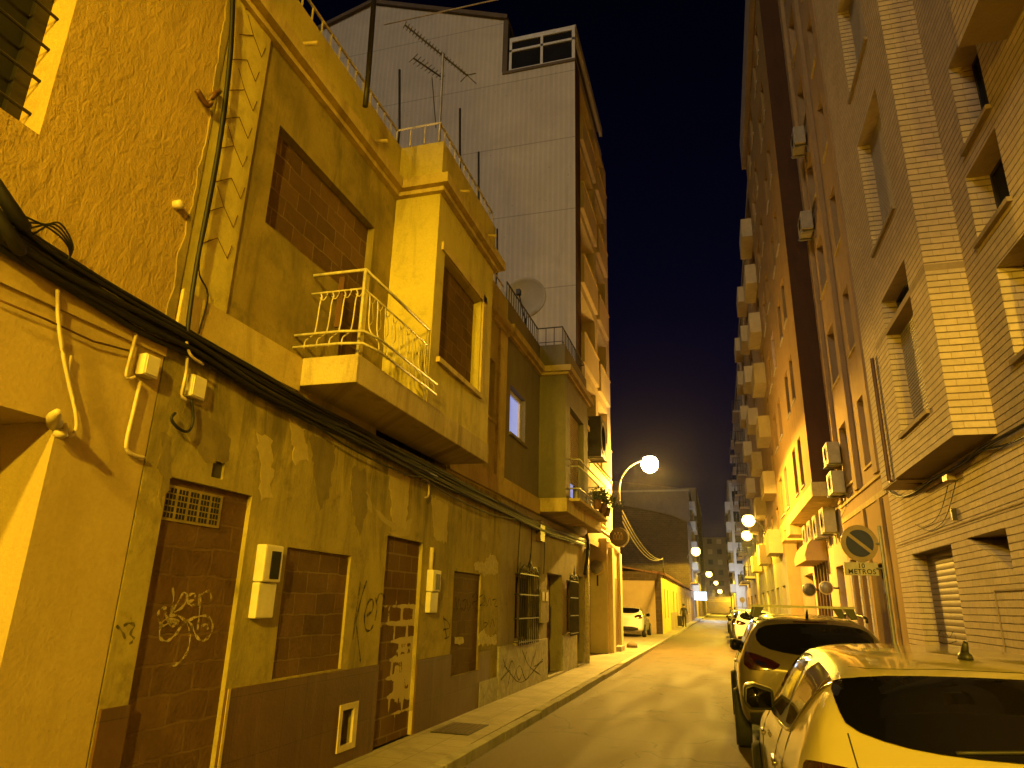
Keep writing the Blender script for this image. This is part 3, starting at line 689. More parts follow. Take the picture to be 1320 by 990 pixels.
def grille(par, h):
    m = MB(); x = XL + .10; a0, a1, z0, z1 = h[:4]; a0 -= .06; a1 += .06
    n = 11
    for k in range(n):
        y = a0 + (a1 - a0) * k / (n - 1); m.tube([(x, y, z0 - .05), (x, y, z1 + .05)], .011, 5)
        m.tube([(x, y, z1 + .05), (x, y, z1 + .11)], [.018, .002], 5)
    for z in (z0, z0 + .42, z0 + .85, z1):
        m.box(x - .012, a0, z - .012, x + .012, a1, z + .012); m.box(XL - .02, a0, z - .01, x, a0 + .02, z + .01); m.box(XL - .02, a1 - .02, z - .01, x, a1, z + .01)
    c = (a0 + a1) / 2
    for s in (-1, 1):
        m.tube(catmull([(x, c + s * (a1 - a0) * .48, z1 + .05), (x, c + s * (a1 - a0) * .30, z1 + .16), (x, c + s * (a1 - a0) * .12, z1 + .15), (x, c, z1 + .30)], 5), .014, 5)
        m.tube(catmull([(x, c + s * .02, z1 + .05), (x, c + s * .2, z1 + .10), (x, c + s * .12, z1 + .18), (x, c + s * .05, z1 + .1)], 5), .008, 5)
        m.tube([(x, c + s * (a1 - a0) * .5, z1), (x, c + s * (a1 - a0) * .5, z1 + .2)], [.02, .004], 5)
    m.tube([(x, c, z1 + .2), (x, c, z1 + .42)], [.022, .003], 5)
    return m.build('window_grille', 'iron', par)
for h in (G1, G2):
    w = window(hC, XL, h, .18, -1, 'wood', 'void', 1, True, .05, 0, None, 'grilled_window'); grille(w, h)
for h, mt in ((E1, 'wood'), (E2, 'wood')):
    q = brickfill(hC, XL, h, .30, -1, mt, 'front_door')
    m = MB(); m.box(XL - .305, h[0] + .1, 1.3, XL - .285, h[1] - .1, h[3] - .15).box(XL - .305, h[0] + .1, .25, XL - .285, h[1] - .1, 1.1); m.build('door_panel', 'wood2', q)
    B(XL - .2, h[0] + .01, .1, XL + .06, h[1] - .01, .17).build('door_step', 'far_white', hC)
# upper floor
UW = (12.22, 13.36, 4.78, 5.74, .22); BW = (15.05, 16.75, 3.95, 6.05, .25)
m = MB(); m.sheet('x', XL, Z0, 14.55, 3.8, 6.75, [UW], .22); m.sheet('x', XL, 17.3, Z1, 3.8, 6.75)
m.sheet('x', XB, 14.55, 17.3, 3.84, 6.75, [BW], .25); m.sheet('y', 14.55, -3.9, XB, 3.8, 6.75); m.sheet('y', 17.3, -3.9, XB, 3.8, 6.75)
m.build('upper_wall', 'grey_render', hC)
window(hC, XL, UW, .16, -1, 'white_paint', 'lit_blue', 0, True, .09, sillmat='grey_render')
w = window(hC, XB, BW, .22, -1, 'white_paint', 'glass', 1, False, .07, .8, None, 'balcony_door')
B(XB - .17, 15.1, 3.98, XB - .15, 16.1, 4.75).build('curtain', 'lit_blue', w)
m = MB(); m.box(XL - .2, Z0 + .01, 3.5, XL + .05, 14.53, 3.84); m.box(XL - .2, 14.53, 3.56, XB + .03, 19.2, 3.86); m.box(XL - .2, 19.2, 3.56, XL + .05, Z1, 3.84)
m.build('balcony_slab', 'trim', hC, bevel=.012)
m = MB(); xr = XB + .22
for z in (4.12, 4.62, 4.78): m.tube([(XB - .02, 14.95, z), (xr, 14.95, z), (xr, 18.9, z), (XB - .5, 18.9, z)], .02, 6)
for k in range(25): m.tube([(xr, 14.95 + k * .1646, 3.88), (xr, 14.95 + k * .1646, 4.62)], .009, 5)
m.build('balcony_railing', 'galv', hC)
B(XB - .02, 14.9, 3.84, xr + .03, 19.0, 3.9).build('railing_base', 'trim', hC)
cornice(hC, Z0, 14.55, 17.3, Z1 - .01, 6.78, 'trim')
m = MB(); m.box(XL - .15, Z0, 6.87, XL + .0, 14.53, 7.42); m.box(XL - .15, 14.53, 6.87, XB - .02, 17.32, 7.42); m.box(XL - .15, 17.32, 6.87, XL, Z1 - .01, 7.42)
m.build('parapet', 'grey_render', hC)
B(-12, Z0 + .01, 6.7, XL - .15, Z1 - .02, 6.9).build('roof', 'rooftile', hC)
railing(hC, [(XL - .05, Z0 + .1), (XL - .05, 14.5), (XB - .07, 14.5), (XB - .07, 17.28), (XL - .05, 17.28)], 7.42, .42, 'iron', .17, .010, True)

# ------------------------------------------------------------------ tall apartment block with the ribbed flank
TX = -4.0
tw = thing('apartment_tower', 'tall apartment block with a pale ribbed blank flank and recessed balconies', 'building', (-9, 24.5, .12))
m = MB()
flank = [(TX, 3.6), (TX, 21.2), (-6.82, 21.2), (-6.82, 23.75), (-12.9, 26.2), (-17.0, 24.9), (-17.0, .1), (-9.0, .1), (-9.0, 3.6)]
m.face(*[(x, 20.42, z) for x, z in flank])
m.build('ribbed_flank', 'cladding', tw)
m = MB()
m.prism([(-6.7, 23.72), (-12.9, 26.22), (-17.2, 24.88), (-17.2, 25.05), (-12.9, 26.42), (-6.7, 23.92)], 'y', 20.3, 30.0); m.build('roof', 'far_dark', tw)
m = MB(); m.box(-6.86, 20.38, 21.2, -6.66, 20.62, 23.75); m.box(-6.84, 20.38, 21.08, TX + .02, 20.6, 21.2)
m.build('terrace_edging', 'far_dark', tw)
# glazed penthouse corner
pf = MB(); y = 20.5
for (x0, x1, z0, z1) in ((-6.6, -4.0, 21.2, 21.3), (-6.6, -4.0, 22.62, 22.82), (-6.6, -4.0, 22.14, 22.24), (-6.6, -6.5, 21.3, 22.62), (-5.35, -5.25, 21.3, 22.62), (-4.12, -4.0, 21.3, 22.62)):
    pf.box(x0, y - .05, z0, x1, y + .05, z1)
pf = pf.build('penthouse_window', 'white_paint', tw)
B(-6.55, 20.5, 21.25, -4.05, 20.52, 22.7).build('pane', 'glass', pf)
m = MB(); m.box(TX - .12, 20.56, 22.55, TX + .02, 26.9, 22.95); m.box(TX - .1, 20.56, 21.2, TX - .02, 26.8, 21.55); m.build('penthouse_fascia', 'far_white', tw)
B(-6.6, 20.7, 22.85, TX - .12, 26.9, 22.95).build('penthouse_roof', 'far_dark', tw)
B(TX - .3, 20.6, 21.55, TX - .2, 26.8, 22.55).build('penthouse_glazing', 'glass', tw)
# front with recessed balconies
holes = []
for k in range(6):
    z = 3.55 + 2.95 * k
    if k > 0: holes += [(21.35, 24.2, z + .95, z + 2.6, 1.15), (24.75, 27.0, z + .95, z + 2.6, 1.15)]
    else: holes += [(25.0, 26.2, z + .9, z + 2.2, .2)]
m = MB(); m.sheet('x', TX, 20.425, 27.85, 3.6, 21.2, holes, 1.15)
m.sheet('y', 27.85, -17, TX, .1, 21.2); m.face((-17, 20.42, .1), (-17, 27.85, .1), (-17, 27.85, 24.9), (-17, 20.42, 24.9)); m.face((TX, 20.45, 21.2), (TX, 27.85, 21.2), (-17, 27.85, 21.2), (-17, 20.45, 21.2))
m.build('front_wall', 'tower_front', tw)
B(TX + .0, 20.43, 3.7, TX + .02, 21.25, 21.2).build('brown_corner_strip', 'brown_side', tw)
for k in range(1, 6):
    z = 3.55 + 2.95 * k
    for a0, a1 in ((21.3, 24.25), (24.7, 27.05)):
        bp = B(TX + .001, a0, z - .05, TX + .13, a1, z + 1.0).build('balcony', 'tower_pier', tw)
        B(TX - .1, a0 - .02, z + 1.0, TX + .16, a1 + .02, z + 1.06).build('coping', 'trim', bp)
        bd = B(TX - 1.16, a0 + .9, z, TX - 1.13, a1 - .5, z + 2.1).build('balcony_door', 'wood', tw)
        B(TX - 1.2, a0 - .02, z, TX - 1.145, a1 + .02, z + 2.65).build('balcony_back_wall', 'tower_front', tw)
window(tw, TX, (25.0, 26.2, 4.45, 5.75), .2, -1, 'white_paint', 'glass', 1, True, .06, .6)
# ground floor: open porch, then the cream pier
m = MB(); m.sheet('y', 24.4, -9, -3.72, .1, 3.65); m.sheet('x', -3.72, 24.4, 27.85, .1, 3.9); m.face((-3.72, 24.4, 3.9), (-3.72, 27.85, 3.9), (TX, 27.85, 3.9), (TX, 24.4, 3.9)); m.face((-3.72, 24.4, 3.65), (TX - .2, 24.4, 3.65), (TX - .2, 24.4, 3.9), (-3.72, 24.4, 3.9)); m.sheet('y', 27.85, -9, -3.72, .1, 3.9)
m.build('ground_floor_wall', 'tower_pier', tw)
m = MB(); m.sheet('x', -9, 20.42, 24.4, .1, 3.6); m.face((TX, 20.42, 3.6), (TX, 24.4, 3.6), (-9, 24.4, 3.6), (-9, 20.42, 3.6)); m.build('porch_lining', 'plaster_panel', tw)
m = MB(); m.box(-3.72, 24.75, .12, -3.58, 25.25, 3.6); m.box(-3.72, 26.9, .12, -3.6, 27.4, 3.55); m.build('pilaster', 'tower_pier', tw)
m = MB(); m.box(TX, 20.9, 3.55, TX + .06, 27.8, 3.72); m.box(TX, 21, 6.38, TX + .05, 27.8, 6.46); m.build('string_course', 'trim', tw)
m = MB(); m.box(-3.72, 25.6, .12, -3.45, 26.6, .28); m.build('door_step', 'kerb', tw)
brickfill(tw, -3.72, (25.45, 26.7, .3, 2.6), -.035, -1, 'wood', 'front_door')
XR, XRB = 3.60, 3.10
# ------------------------------------------------------------------ generic street block (far buildings)
def block(name, label, xf, inward, y0, y1, zt, mat, floors, cols, bal=None, deep=9, z0=.1, flank=None, winmat='glass', sillm='trim', flankwin=None, cat='building', groundmat=None, doors=(), blindp=.4, seed=0, balmat='trim', bald=.8, rail=True):
    rr = random.Random(seed)
    t = thing(name, label, cat, (xf + inward * deep / 2, (y0 + y1) / 2, .12))
    xb = xf + inward * deep
    holes = [(a, b, f + s0, f + s1, .2) for f in floors for (a, b, s0, s1) in cols]
    gz = floors[0] - .35 if floors else zt
    m = MB(); m.sheet('x', xf, y0, y1, gz if groundmat else z0, zt, holes, .2, inward)
    m.sheet('y', y1, min(xf, xb), max(xf, xb), z0, zt); m.face((xb, y0, z0), (xb, y1, z0), (xb, y1, zt), (xb, y0, zt)); m.face((xf, y0, zt), (xf, y1, zt), (xb, y1, zt), (xb, y0, zt))
    fw = [] if not flankwin else [(a, b, f + s0, f + s1, .2) for f in floors for (a, b, s0, s1) in flankwin]
    if not flank: m.sheet('y', y0, min(xf, xb), max(xf, xb), z0, zt, fw, .2, 1)
    m.build('wall', mat, t)
    if flank:
        m = MB(); m.sheet('y', y0, min(xf, xb), max(xf, xb), z0, zt, fw, .2, 1); m.build('flank_wall', flank, t)
    if groundmat:
        m = MB(); m.sheet('x', xf, y0, y1, z0, gz, [(a, b, z0, h, .25) for a, b, h in doors], .25, inward); m.build('ground_floor_wall', groundmat, t)
        for a, b, h in doors:
            q = xf + inward * .2; B(min(q, q + inward * .06), a - .004, z0, max(q, q + inward * .06), b + .004, h + .004).build('shop_door', rr.choice(['wood', 'wood2', 'far_white', 'lowhouse']), t)
    for h in holes:
        q = xf + inward * .17; r = rr.random()
        w = B(min(q, q + inward * .04), h[0] - .003, h[2] - .003, max(q, q + inward * .04), h[1] + .003, h[3] + .003).build('window', winmat, t)
        if rr.random() < blindp:
            zc = h[2] + (h[3] - h[2]) * rr.choice([0, .3, .5]); q2 = xf + inward * .14
            B(min(q2, q2 + inward * .02), h[0] + .02, zc, max(q2, q2 + inward * .02), h[1] - .02, h[3]).build('blind', 'blind', w)
        q0, q1 = xf - inward * .06, xf + inward * .13
        B(min(q0, q1), h[0] - .05, h[2] - .06, max(q0, q1), h[1] + .05, h[2] + .003).build('sill', sillm, w)
    for h in fw:
        w = B(h[0] - .003, y0 + .15, h[2] - .003, h[1] + .003, y0 + .19, h[3] + .003).build('window', winmat, t)
    for (a, b) in bal or ():
        for f in floors:
            q0, q1 = xf + inward * .02, xf - inward * bald
            bm_ = B(min(q0, q1), a, f - .12, max(q0, q1), b, f + .06).build('balcony', balmat, t)
            if rail:
                m = MB(); x = q1 + inward * .04
                m.tube([(xf, a + .04, f + 1.02), (x, a + .04, f + 1.02), (x, b - .04, f + 1.02), (xf, b - .04, f + 1.02)], .025, 5)
                n = int((b - a) / .2)
                for k in range(n + 1): m.tube([(x, a + .04 + (b - a - .08) * k / n, f + .05), (x, a + .04 + (b - a - .08) * k / n, f + 1.02)], .012, 4)
                for k in range(4): m.tube([(xf - inward * bald * (k + .5) / 4, a + .04, f + .05), (xf - inward * bald * (k + .5) / 4, a + .04, f + 1.02)], .012, 4)
                m.build('railing', 'iron', bm_)
            else:
                m = MB(); x = q1
                m.box(min(x, x + inward * .1), a, f + .06, max(x, x + inward * .1), b, f + 1.0); m.box(min(xf, x + inward * .1), a, f + .06, max(xf, x + inward * .1), a + .1, f + 1.0); m.box(min(xf, x + inward * .1), b - .1, f + .06, max(xf, x + inward * .1), b, f + 1.0)
                m.build('parapet', balmat, bm_)
    B(min(xf - inward * .15, xb), y0 + .01, zt, max(xf - inward * .15, xb), y1 - .01, zt + .3).build('roof_edge', 'far_grey' if mat != 'far_dark' else 'far_dark', t)
    return t

# ------------------------------------------------------------------ left, beyond the parking bay
XF = -3.35
lf = thing('low_house', 'long single storey yellow house beyond the parking bay with slit windows', 'house', (-7, 64, .12))
slits = [(45.1, 45.7), (47.6, 48.3), (53.5, 54.6), (57.5, 58.6), (62.2, 63.4), (67.5, 68.8), (73, 74.5), (79, 80.5)]
m = MB(); m.sheet('x', XF, 43, 86, .1, 3.45, [(a, b, .95, 2.7, .2) for a, b in slits], .2)
m.sheet('y', 86, -12, XF, .1, 3.45); m.face((-12, 43, .1), (-12, 86, .1), (-12, 86, 3.9), (-12, 43, 3.9)); m.build('front_wall', 'lowhouse', lf)
m = MB(); m.sheet('y', 43, -12, XF, .1, 3.62, [(-11.5, -3.72, .1, 3.1, .06)], .06, 1); m.build('flank_wall', 'old_brick', lf)
B(-11.51, 43.05, .1, -3.715, 43.12, 3.105).build('rendered_panel', 'plaster_pale', lf)
for a, b in slits: B(XF - .22, a - .003, .947, XF - .16, b + .003, 2.703).build('window', 'wood', lf)
B(XF - .005, 50.3, .12, XF + .02, 57.2, 1.25).build('grey_dado', 'far_grey', lf)
m = MB(); m.prism([(XF + .22, 3.42), (XF + .22, 3.50), (-7.6, 4.25), (-12, 3.9), (-12, 3.8), (-7.6, 4.15)], 'y', 42.9, 86.2); rf = m.build('roof', 'rooftile', lf)
m = MB()
for k in range(150):
    y = 43.0 + k * .29; m.tube([(XF + .26, y, 3.48), (XF - .5, y, 3.62)], .085, 6)
m.build('eaves_tile', 'rooftile', rf)

eb = thing('old_brick_house', 'old brown brick house with a sloping roof rising behind the low yellow house', 'house', (-10, 91, .12))
m = MB(); m.face((XF, 86.2, 3.0), (XF, 86.2, 11.3), (-5.2, 86.2, 12.2), (-12.5, 86.2, 13.8), (-20, 86.2, 14.0), (-20, 86.2, 3.0))
m.build('flank_wall', 'old_brick', eb)
m = MB(); m.sheet('x', XF, 86.2, 96.5, .1, 11.3, [(88, 89.2, 4.6, 6.8, .2), (92, 93.2, 4.6, 6.8, .2), (88, 89.2, 7.9, 9.8, .2), (92, 93.2, 7.9, 9.8, .2), (87.5, 90, .1, 2.7, .2), (91.5, 94, .1, 2.7, .2)], .2)
m.face((XF, 96.5, .1), (XF, 96.5, 11.3), (-20, 96.5, 14), (-20, 96.5, .1)); m.build('front_wall', 'stucco_yellow', eb)
for (a, b, z0, z1) in ((88, 89.2, 4.6, 6.8), (92, 93.2, 4.6, 6.8), (92, 93.2, 7.9, 9.8)): B(XF - .2, a, z0, XF - .15, b, z1).build('window', 'glass', eb)
B(XF - .12, 88, 7.9, XF - .06, 89.2, 9.8).build('lit_window', 'lit_bluewhite', eb)
for (a, b) in ((87.5, 90), (91.5, 94)): B(XF - .2, a, .1, XF - .15, b, 2.7).build('shop_door', 'wood', eb)
m = MB(); m.prism([(XF + .3, 11.25), (XF + .3, 11.5), (-5.2, 12.42), (-12.5, 14.0), (-20.2, 14.25), (-20.2, 14.02), (-12.5, 13.8), (-5.2, 12.2)], 'y', 86.0, 96.6); m.build('roof', 'far_dark', eb)
bp = B(XF - .01, 87.3, 4.3, XF + .75, 94.0, 4.46).build('balcony', 'stucco_yellow', eb)
m = MB(); m.tube([(XF + .7, 87.35, 5.4), (XF + .7, 93.95, 5.4)], .03, 5)
for k in range(30): m.tube([(XF + .7, 87.35 + k * .2275, 4.44), (XF + .7, 87.35 + k * .2275, 5.4)], .015, 4)
m.build('railing', 'white_iron', bp)

FL = [3.9 + 2.95 * k for k in range(5)]
block('corner_block', 'pale apartment block with stacked balconies past the crossing on the left', -3.7, -1, 105.2, 128, 18.1, 'far_white', FL, [(107, 109, .1, 2.2), (112, 114, .9, 2.2), (118, 120, .1, 2.2)], [(106, 115)], 14, flank='flank_brown', seed=1, groundmat='far_grey', doors=[(107, 110, 2.6), (112, 116, 2.6)], balmat='far_white', rail=False)
m = MB(); m.prism([(-3.7, 18.0), (-3.7, 18.45), (-17.5, 20.2), (-17.5, 18.0)], 'y', 105.22, 127.9)
m.build('sloping_roof', 'flank_brown', [o for o in bpy.data.objects if o.name == 'corner_block'][0])
block('brown_apartment_block', 'dark apartment block next along the left side beyond the pale corner block', -3.2, -1, 128.2, 168, 22, 'far_dark', FL[:5], [(131, 133, .9, 2.2), (140, 142, .9, 2.2), (150, 152, .9, 2.2)], None, 14, seed=2, groundmat='stucco_yellow', doors=[(131, 134, 2.6), (140, 144, 2.6), (150, 155, 2.6)])
# closing block at the far end of the street
fe = thing('street_end_block', 'dim many windowed block closing the far end of the street', 'building', (2, 215, .12))
hs = [(-8 + 2.6 * i, -8 + 2.6 * i + 1.3, 3.8 + 2.9 * k + .8, 3.8 + 2.9 * k + 2.2, .2) for i in range(9) for k in range(6)]
m = MB(); m.sheet('y', 210, -10, 16, .1, 21.0, hs, .2, 1); m.sheet('x', -10, 210, 222, .1, 21); m.sheet('x', 16, 210, 222, .1, 21); m.sheet('y', 222, -10, 16, .1, 21); m.face((-10, 210, 21), (16, 210, 21), (16, 222, 21), (-10, 222, 21))
m.build('wall', 'far_dark', fe)
rr = random.Random(5)
for h in hs: B(h[0], 210.16, h[2], h[1], 210.2, h[3]).build('window', 'glass' if rr.random() > .18 else 'far_grey', fe)
m = MB()
for z in (3.2, 3.6): m.box(-10, 209.85, z, 16, 210.0, z + .12)
m.build('shop_canopy', 'far_grey', fe)

# ------------------------------------------------------------------ right: pale brick block
rb = thing('pale_brick_block', 'pale facing brick apartment block at the near right with a bay over the pavement', 'building', (8, 6, .12))
GS = (12.75, 15.2, .1, 2.74, .30); NI = (10.43, 11.95, 2.22, 2.76, .55)
NW_ = [(8.40, 9.32, 7.72, 9.1, .35), (8.40, 9.50, 6.40, 7.40, .35), (8.10, 9.15, 4.62, 5.85, .35), (8.4, 9.32, 10.7, 12.2, .35), (5.2, 6.4, 4.6, 6.0, .35)]
m = MB(); m.sheet('x', XR, -8, 16.4, .1, 26, [GS, NI] + NW_, .3, 1)
m.sheet('y', 16.4, XR, 14, .1, 26); m.sheet('y', -8, XR, 14, .1, 26); m.face((14, -8, .1), (14, 16.4, .1), (14, 16.4, 26), (14, -8, 26)); m.face((XR, -8, 26), (XR, 16.4, 26), (14, 16.4, 26), (14, -8, 26))
m.build('wall', 'facing', rb)
BW1 = [(10.95, 12.62, 4.52 + 3.42 * k, 6.98 + 3.3 * k, .30) for k in range(4)]
def bayR(par, y0, y1, zb, zt, holes, blinds=True):
    m = MB(); m.sheet('x', XRB, y0, y1, zb, zt, holes, .3, 1); m.sheet('y', y0, XRB, XR + .05, zb, zt); m.sheet('y', y1, XRB, XR + .05, zb, zt)
    o = m.build('bay_wall', 'facing', par)
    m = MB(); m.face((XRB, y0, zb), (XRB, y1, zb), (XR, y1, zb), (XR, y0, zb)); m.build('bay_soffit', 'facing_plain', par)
    return o
bayR(rb, 10.1, 13.45, 3.93, 26, BW1)
for h in BW1:
    w = window(rb, XRB, h, .30, 1, 'iron', 'glass', 1, False, .05, 0, None, 'bay_window')
    B(XRB + .22, h[0] + .001, h[2] + .02, XRB + .235, h[1] - .001, h[3] - .25 if h is BW1[0] else h[3]).build('blind', 'blind', w)
    B(XRB - .05, h[0] - .02, h[2] - .06, XRB + .21, h[1] + .02, h[2] + .003).build('sill', 'facing_plain', w)
for h in NW_:
    w = window(rb, XR, h, .35, 1, 'iron', 'void', 0, False, .05)
    B(XR - .06, h[0] - .04, h[2] - .06, XR + .28, h[1] + .04, h[2] + .003).build('sill', 'facing_plain', w)
m = MB(); m.box(XRB - .004, 10.096, 6.34, XR, 13.454, 6.44); m.build('soldier_course', 'facing_plain', rb)
bayR(rb, 3.6, 7.65, 8.05, 26, [(4.4, 6.4, 9.2, 11.2, .3)])
window(rb, XRB, (4.4, 6.4, 9.2, 11.2), .3, 1, 'iron', 'glass', 1, True, .05, .6, None, 'bay_window', 'facing_plain')
sh = B(XR + .24, 12.74, .1, XR + .30, 15.21, 2.75).build('garage_shutter', 'roll', rb)
strokes(sh, [[(1203, 812), (1208, 822), (1213, 812), (1217, 825)], [(1218, 815), (1224, 822), (1229, 814), (1232, 824)], [(1206, 826), (1220, 830), (1234, 826)]], 0, 0, 1, XR + .237, .02, 'spray', 'graffiti')
# made-up triangular recess with a dark-coloured back, imitating a triangle of shade
m = MB(); m.prism([(11.951, 2.76), (11.951, 2.219), (10.429, 2.219)], 'x', XR, XR + .56); m.build('niche_fill', 'facing', rb)
m = MB(); m.face((XR + .548, 11.96, 2.2), (XR + .548, 10.42, 2.2), (XR + .548, 10.42, 2.78), (XR + .548, 11.96, 2.78)); m.build('niche_shade_back', 'brown_side', rb)
m = MB(); m.box(XR - .012, 10.0, .9, XR - .002, 10.9, .92); m.box(XR - .012, 11.2, .1, XR - .002, 11.22, 1.98); m.box(XR - .012, 10.0, 1.98, XR - .002, 11.2, 2.0); m.build('bricked_panel_joint', 'facing_plain', rb)
m = MB(); m.box(XR - .014, 7.2, 2.98, XR - .002, 16.2, 3.0); m.build('string_course', 'facing_plain', rb)
m = MB(); m.tube([(XRB - .03, 13.75, 3.95), (XRB - .03, 13.75, 6.3)], .035, 8); m.tube([(XRB - .03, 13.75, 3.95), (XR, 13.8, 3.9)], .03, 6); m.build('downpipe', 'wood', rb)
B(XRB + .02, 13.46, 3.9, XR + .02, 14.6, 26).build('stepped_pier', 'facing', rb)

# ------------------------------------------------------------------ right: tan stucco block
rc = thing('tan_stucco_block', 'tan stucco apartment block between the pale brick block and the dark flanked bay', 'building', (8, 19.3, .12))
fl2 = [4.75 + 2.95 * k for k in range(7)]
hol = [(a, b, f + .25, f + 1.95, .28) for f in fl2 for a, b in ((17.0, 18.3), (19.7, 21.2))]
DR = (17.35, 19.0, .1, 2.75, .25); SD = (19.75, 20.55, .1, 3.05, .2); SD2 = (20.95, 21.8, .1, 3.05, .2)
m = MB(); m.sheet('x', XR, 16.4, 22.35, 4.25, 26, hol, .28, 1); m.sheet('y', 22.35, XR, 14, .1, 26); m.face((14, 16.4, .1), (14, 22.35, .1), (14, 22.35, 26), (14, 16.4, 26)); m.face((XR, 16.4, 26), (XR, 22.35, 26), (14, 22.35, 26), (14, 16.4, 26))
m.build('wall', 'stucco_right', rc)
m = MB(); m.sheet('x', XR, 16.4, 22.35, .1, 4.25, [DR, SD, SD2], .25, 1); m.build('ground_floor_wall', 'stucco_yellow', rc)
for h in hol:
    w = window(rc, XR, h, .26, 1, 'iron', 'glass', 1, True, .05, random.choice([0, .5, .9, .9]), None, 'window', 'trim')
m = MB(); m.box(XR - .03, 16.42, 4.12, XR + .05, 22.3, 4.25); m.box(XR - .05, 16.42, 4.55, XR + .05, 22.3, 4.62); m.build('string_course', 'trim', rc)
q = brickfill(rc, XR, DR, .2, 1, 'wood2', 'entrance_door')
m = MB(); m.box(XR + .15, 17.45, .12, XR + .198, 18.9, 2.05); m.build('door_panel', 'stucco_yellow', q)
m = MB(); m.box(XR + .15, 17.45, 2.1, XR + .198, 18.9, 2.38); m.build('transom_panel', 'far_white', q)
m = MB(); m.box(XR + .16, 17.45, 2.43, XR + .198, 18.9, 2.7); m.build('transom_light', 'void', q)
for h in (SD, SD2): brickfill(rc, XR, h, .15, 1, 'wood2', 'side_door')
m = MB()
for y in (17.2, 19.15): m.box(XR - .06, y - .16, .1, XR + .1, y + .12, 4.1)
m.build('pilaster', 'stucco_yellow', rc)
for y in (19.62, 20.75, 21.95):
    m = MB(); m.box(XR - .015, y - .09, .12, XR + .02, y + .09, 3.1)
    for k in range(14): m.box(XR - .03, y - .1, .14 + k * .21, XR + .01, y + .1, .14 + k * .21 + .19)
    m.build('quoin', 'far_white', rc)
m = MB()
for y in (16.55, 19.0, 21.6): m.box(XR - .12, y, 4.63, XR + .02, y + .45, 26)
m.build('vertical_rib', 'stucco_right', rc)
B(XR + .01, 16.41, 2.6, XR + .02, 16.6, 2.7).build('house_number_plaque', 'far_white', rc)

# ------------------------------------------------------------------ right: block whose bay shows a dark brown flank
YD, XD = 22.4, 2.88
rd = thing('dark_flanked_block', 'tall yellow block jutting over the pavement with a blank dark brown flank', 'building', (8, 29, .12))
fl3 = [5.15 + 2.95 * k for k in range(7)]
hol = [(a, b, f + .45, f + 2.1, .25) for f in fl3 for a, b in ((24.1, 25.0), (25.9, 26.9), (29.4, 30.6), (31.8, 33.4))]
m = MB(); m.sheet('x', XD, YD, 35, 4.95, 26.8, hol, .25, 1); m.sheet('y', 35, XD, 14, 4.95, 26.8); m.face((XD, YD, 26.8), (XD, 35, 26.8), (14, 35, 26.8), (14, YD, 26.8))
m.build('wall', 'stucco_yellow', rd)
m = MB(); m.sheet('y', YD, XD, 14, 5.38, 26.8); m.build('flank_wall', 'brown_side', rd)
B(XD - .03, YD - .03, 4.95, XR + .3, YD + .3, 5.38).build('flank_base', 'concrete', rd)
m = MB(); m.box(XD - .03, YD + .3, 4.95, XD + .1, 35, 5.34); m.face((XD, YD, 4.955), (XD, 35, 4.955), (XR, 35, 4.955), (XR, YD, 4.955)); m.build('overhang_edge', 'trim', rd)
litset = {(0, 29.4): 'lit_pale', (2, 29.4): 'lit_pale', (3, 31.8): 'lit_dim', (5, 31.8): 'lit_dim'}
for h in hol:
    f = round((h[2] - .45 - 5.15) / 2.95)
    window(rd, XD, h, .22, 1, 'iron', litset.get((f, h[0]), 'glass'), 1, True, .05, 0 if (f, h[0]) in litset else random.choice([0, .4, .9]), None, 'window', 'far_white')
m = MB(); m.box(XD - .22, YD, 25.3, XD + .1, 35.3, 26.95); m.build('attic_parapet', 'far_grey', rd)
G3 = [(23.2, 24.6, .1, 3.0, .3), (26.3, 29.8, .1, 3.35, .5), (30.6, 33.8, .1, 3.1, .4)]
m = MB(); m.sheet('x', XR, 22.36, 35, .1, 4.96, G3, .3, 1); m.build('ground_floor_wall', 'plaster_pale', rd)
brickfill(rd, XR, G3[0], .25, 1, 'wood2', 'front_door'); brickfill(rd, XR, G3[1], .45, 1, 'roll', 'shop_shutter'); brickfill(rd, XR, G3[2], .35, 1, 'wood2', 'shop_door')
m = MB(); m.prism([(XR, 3.3), (XR - .7, 3.3), (XR - .72, 3.5), (XR - .6, 3.85), (XR - .35, 4.12), (XR, 4.25)], 'y', 26.1, 30.0); m.build('rounded_awning', 'stucco_right', rd)
m = MB()
for k in range(5): m.box(XR - .05, 26.3 + k * .8, .12, XR + .05, 26.45 + k * .8, 3.3)
m.build('shop_mullion', 'wood', rd)
for (a, b) in ((30.0, 31.6), (32.6, 34.4)): B(XD - .05, a, 4.55, XR, b, 4.94).build('overhang_bracket', 'trim', rd)

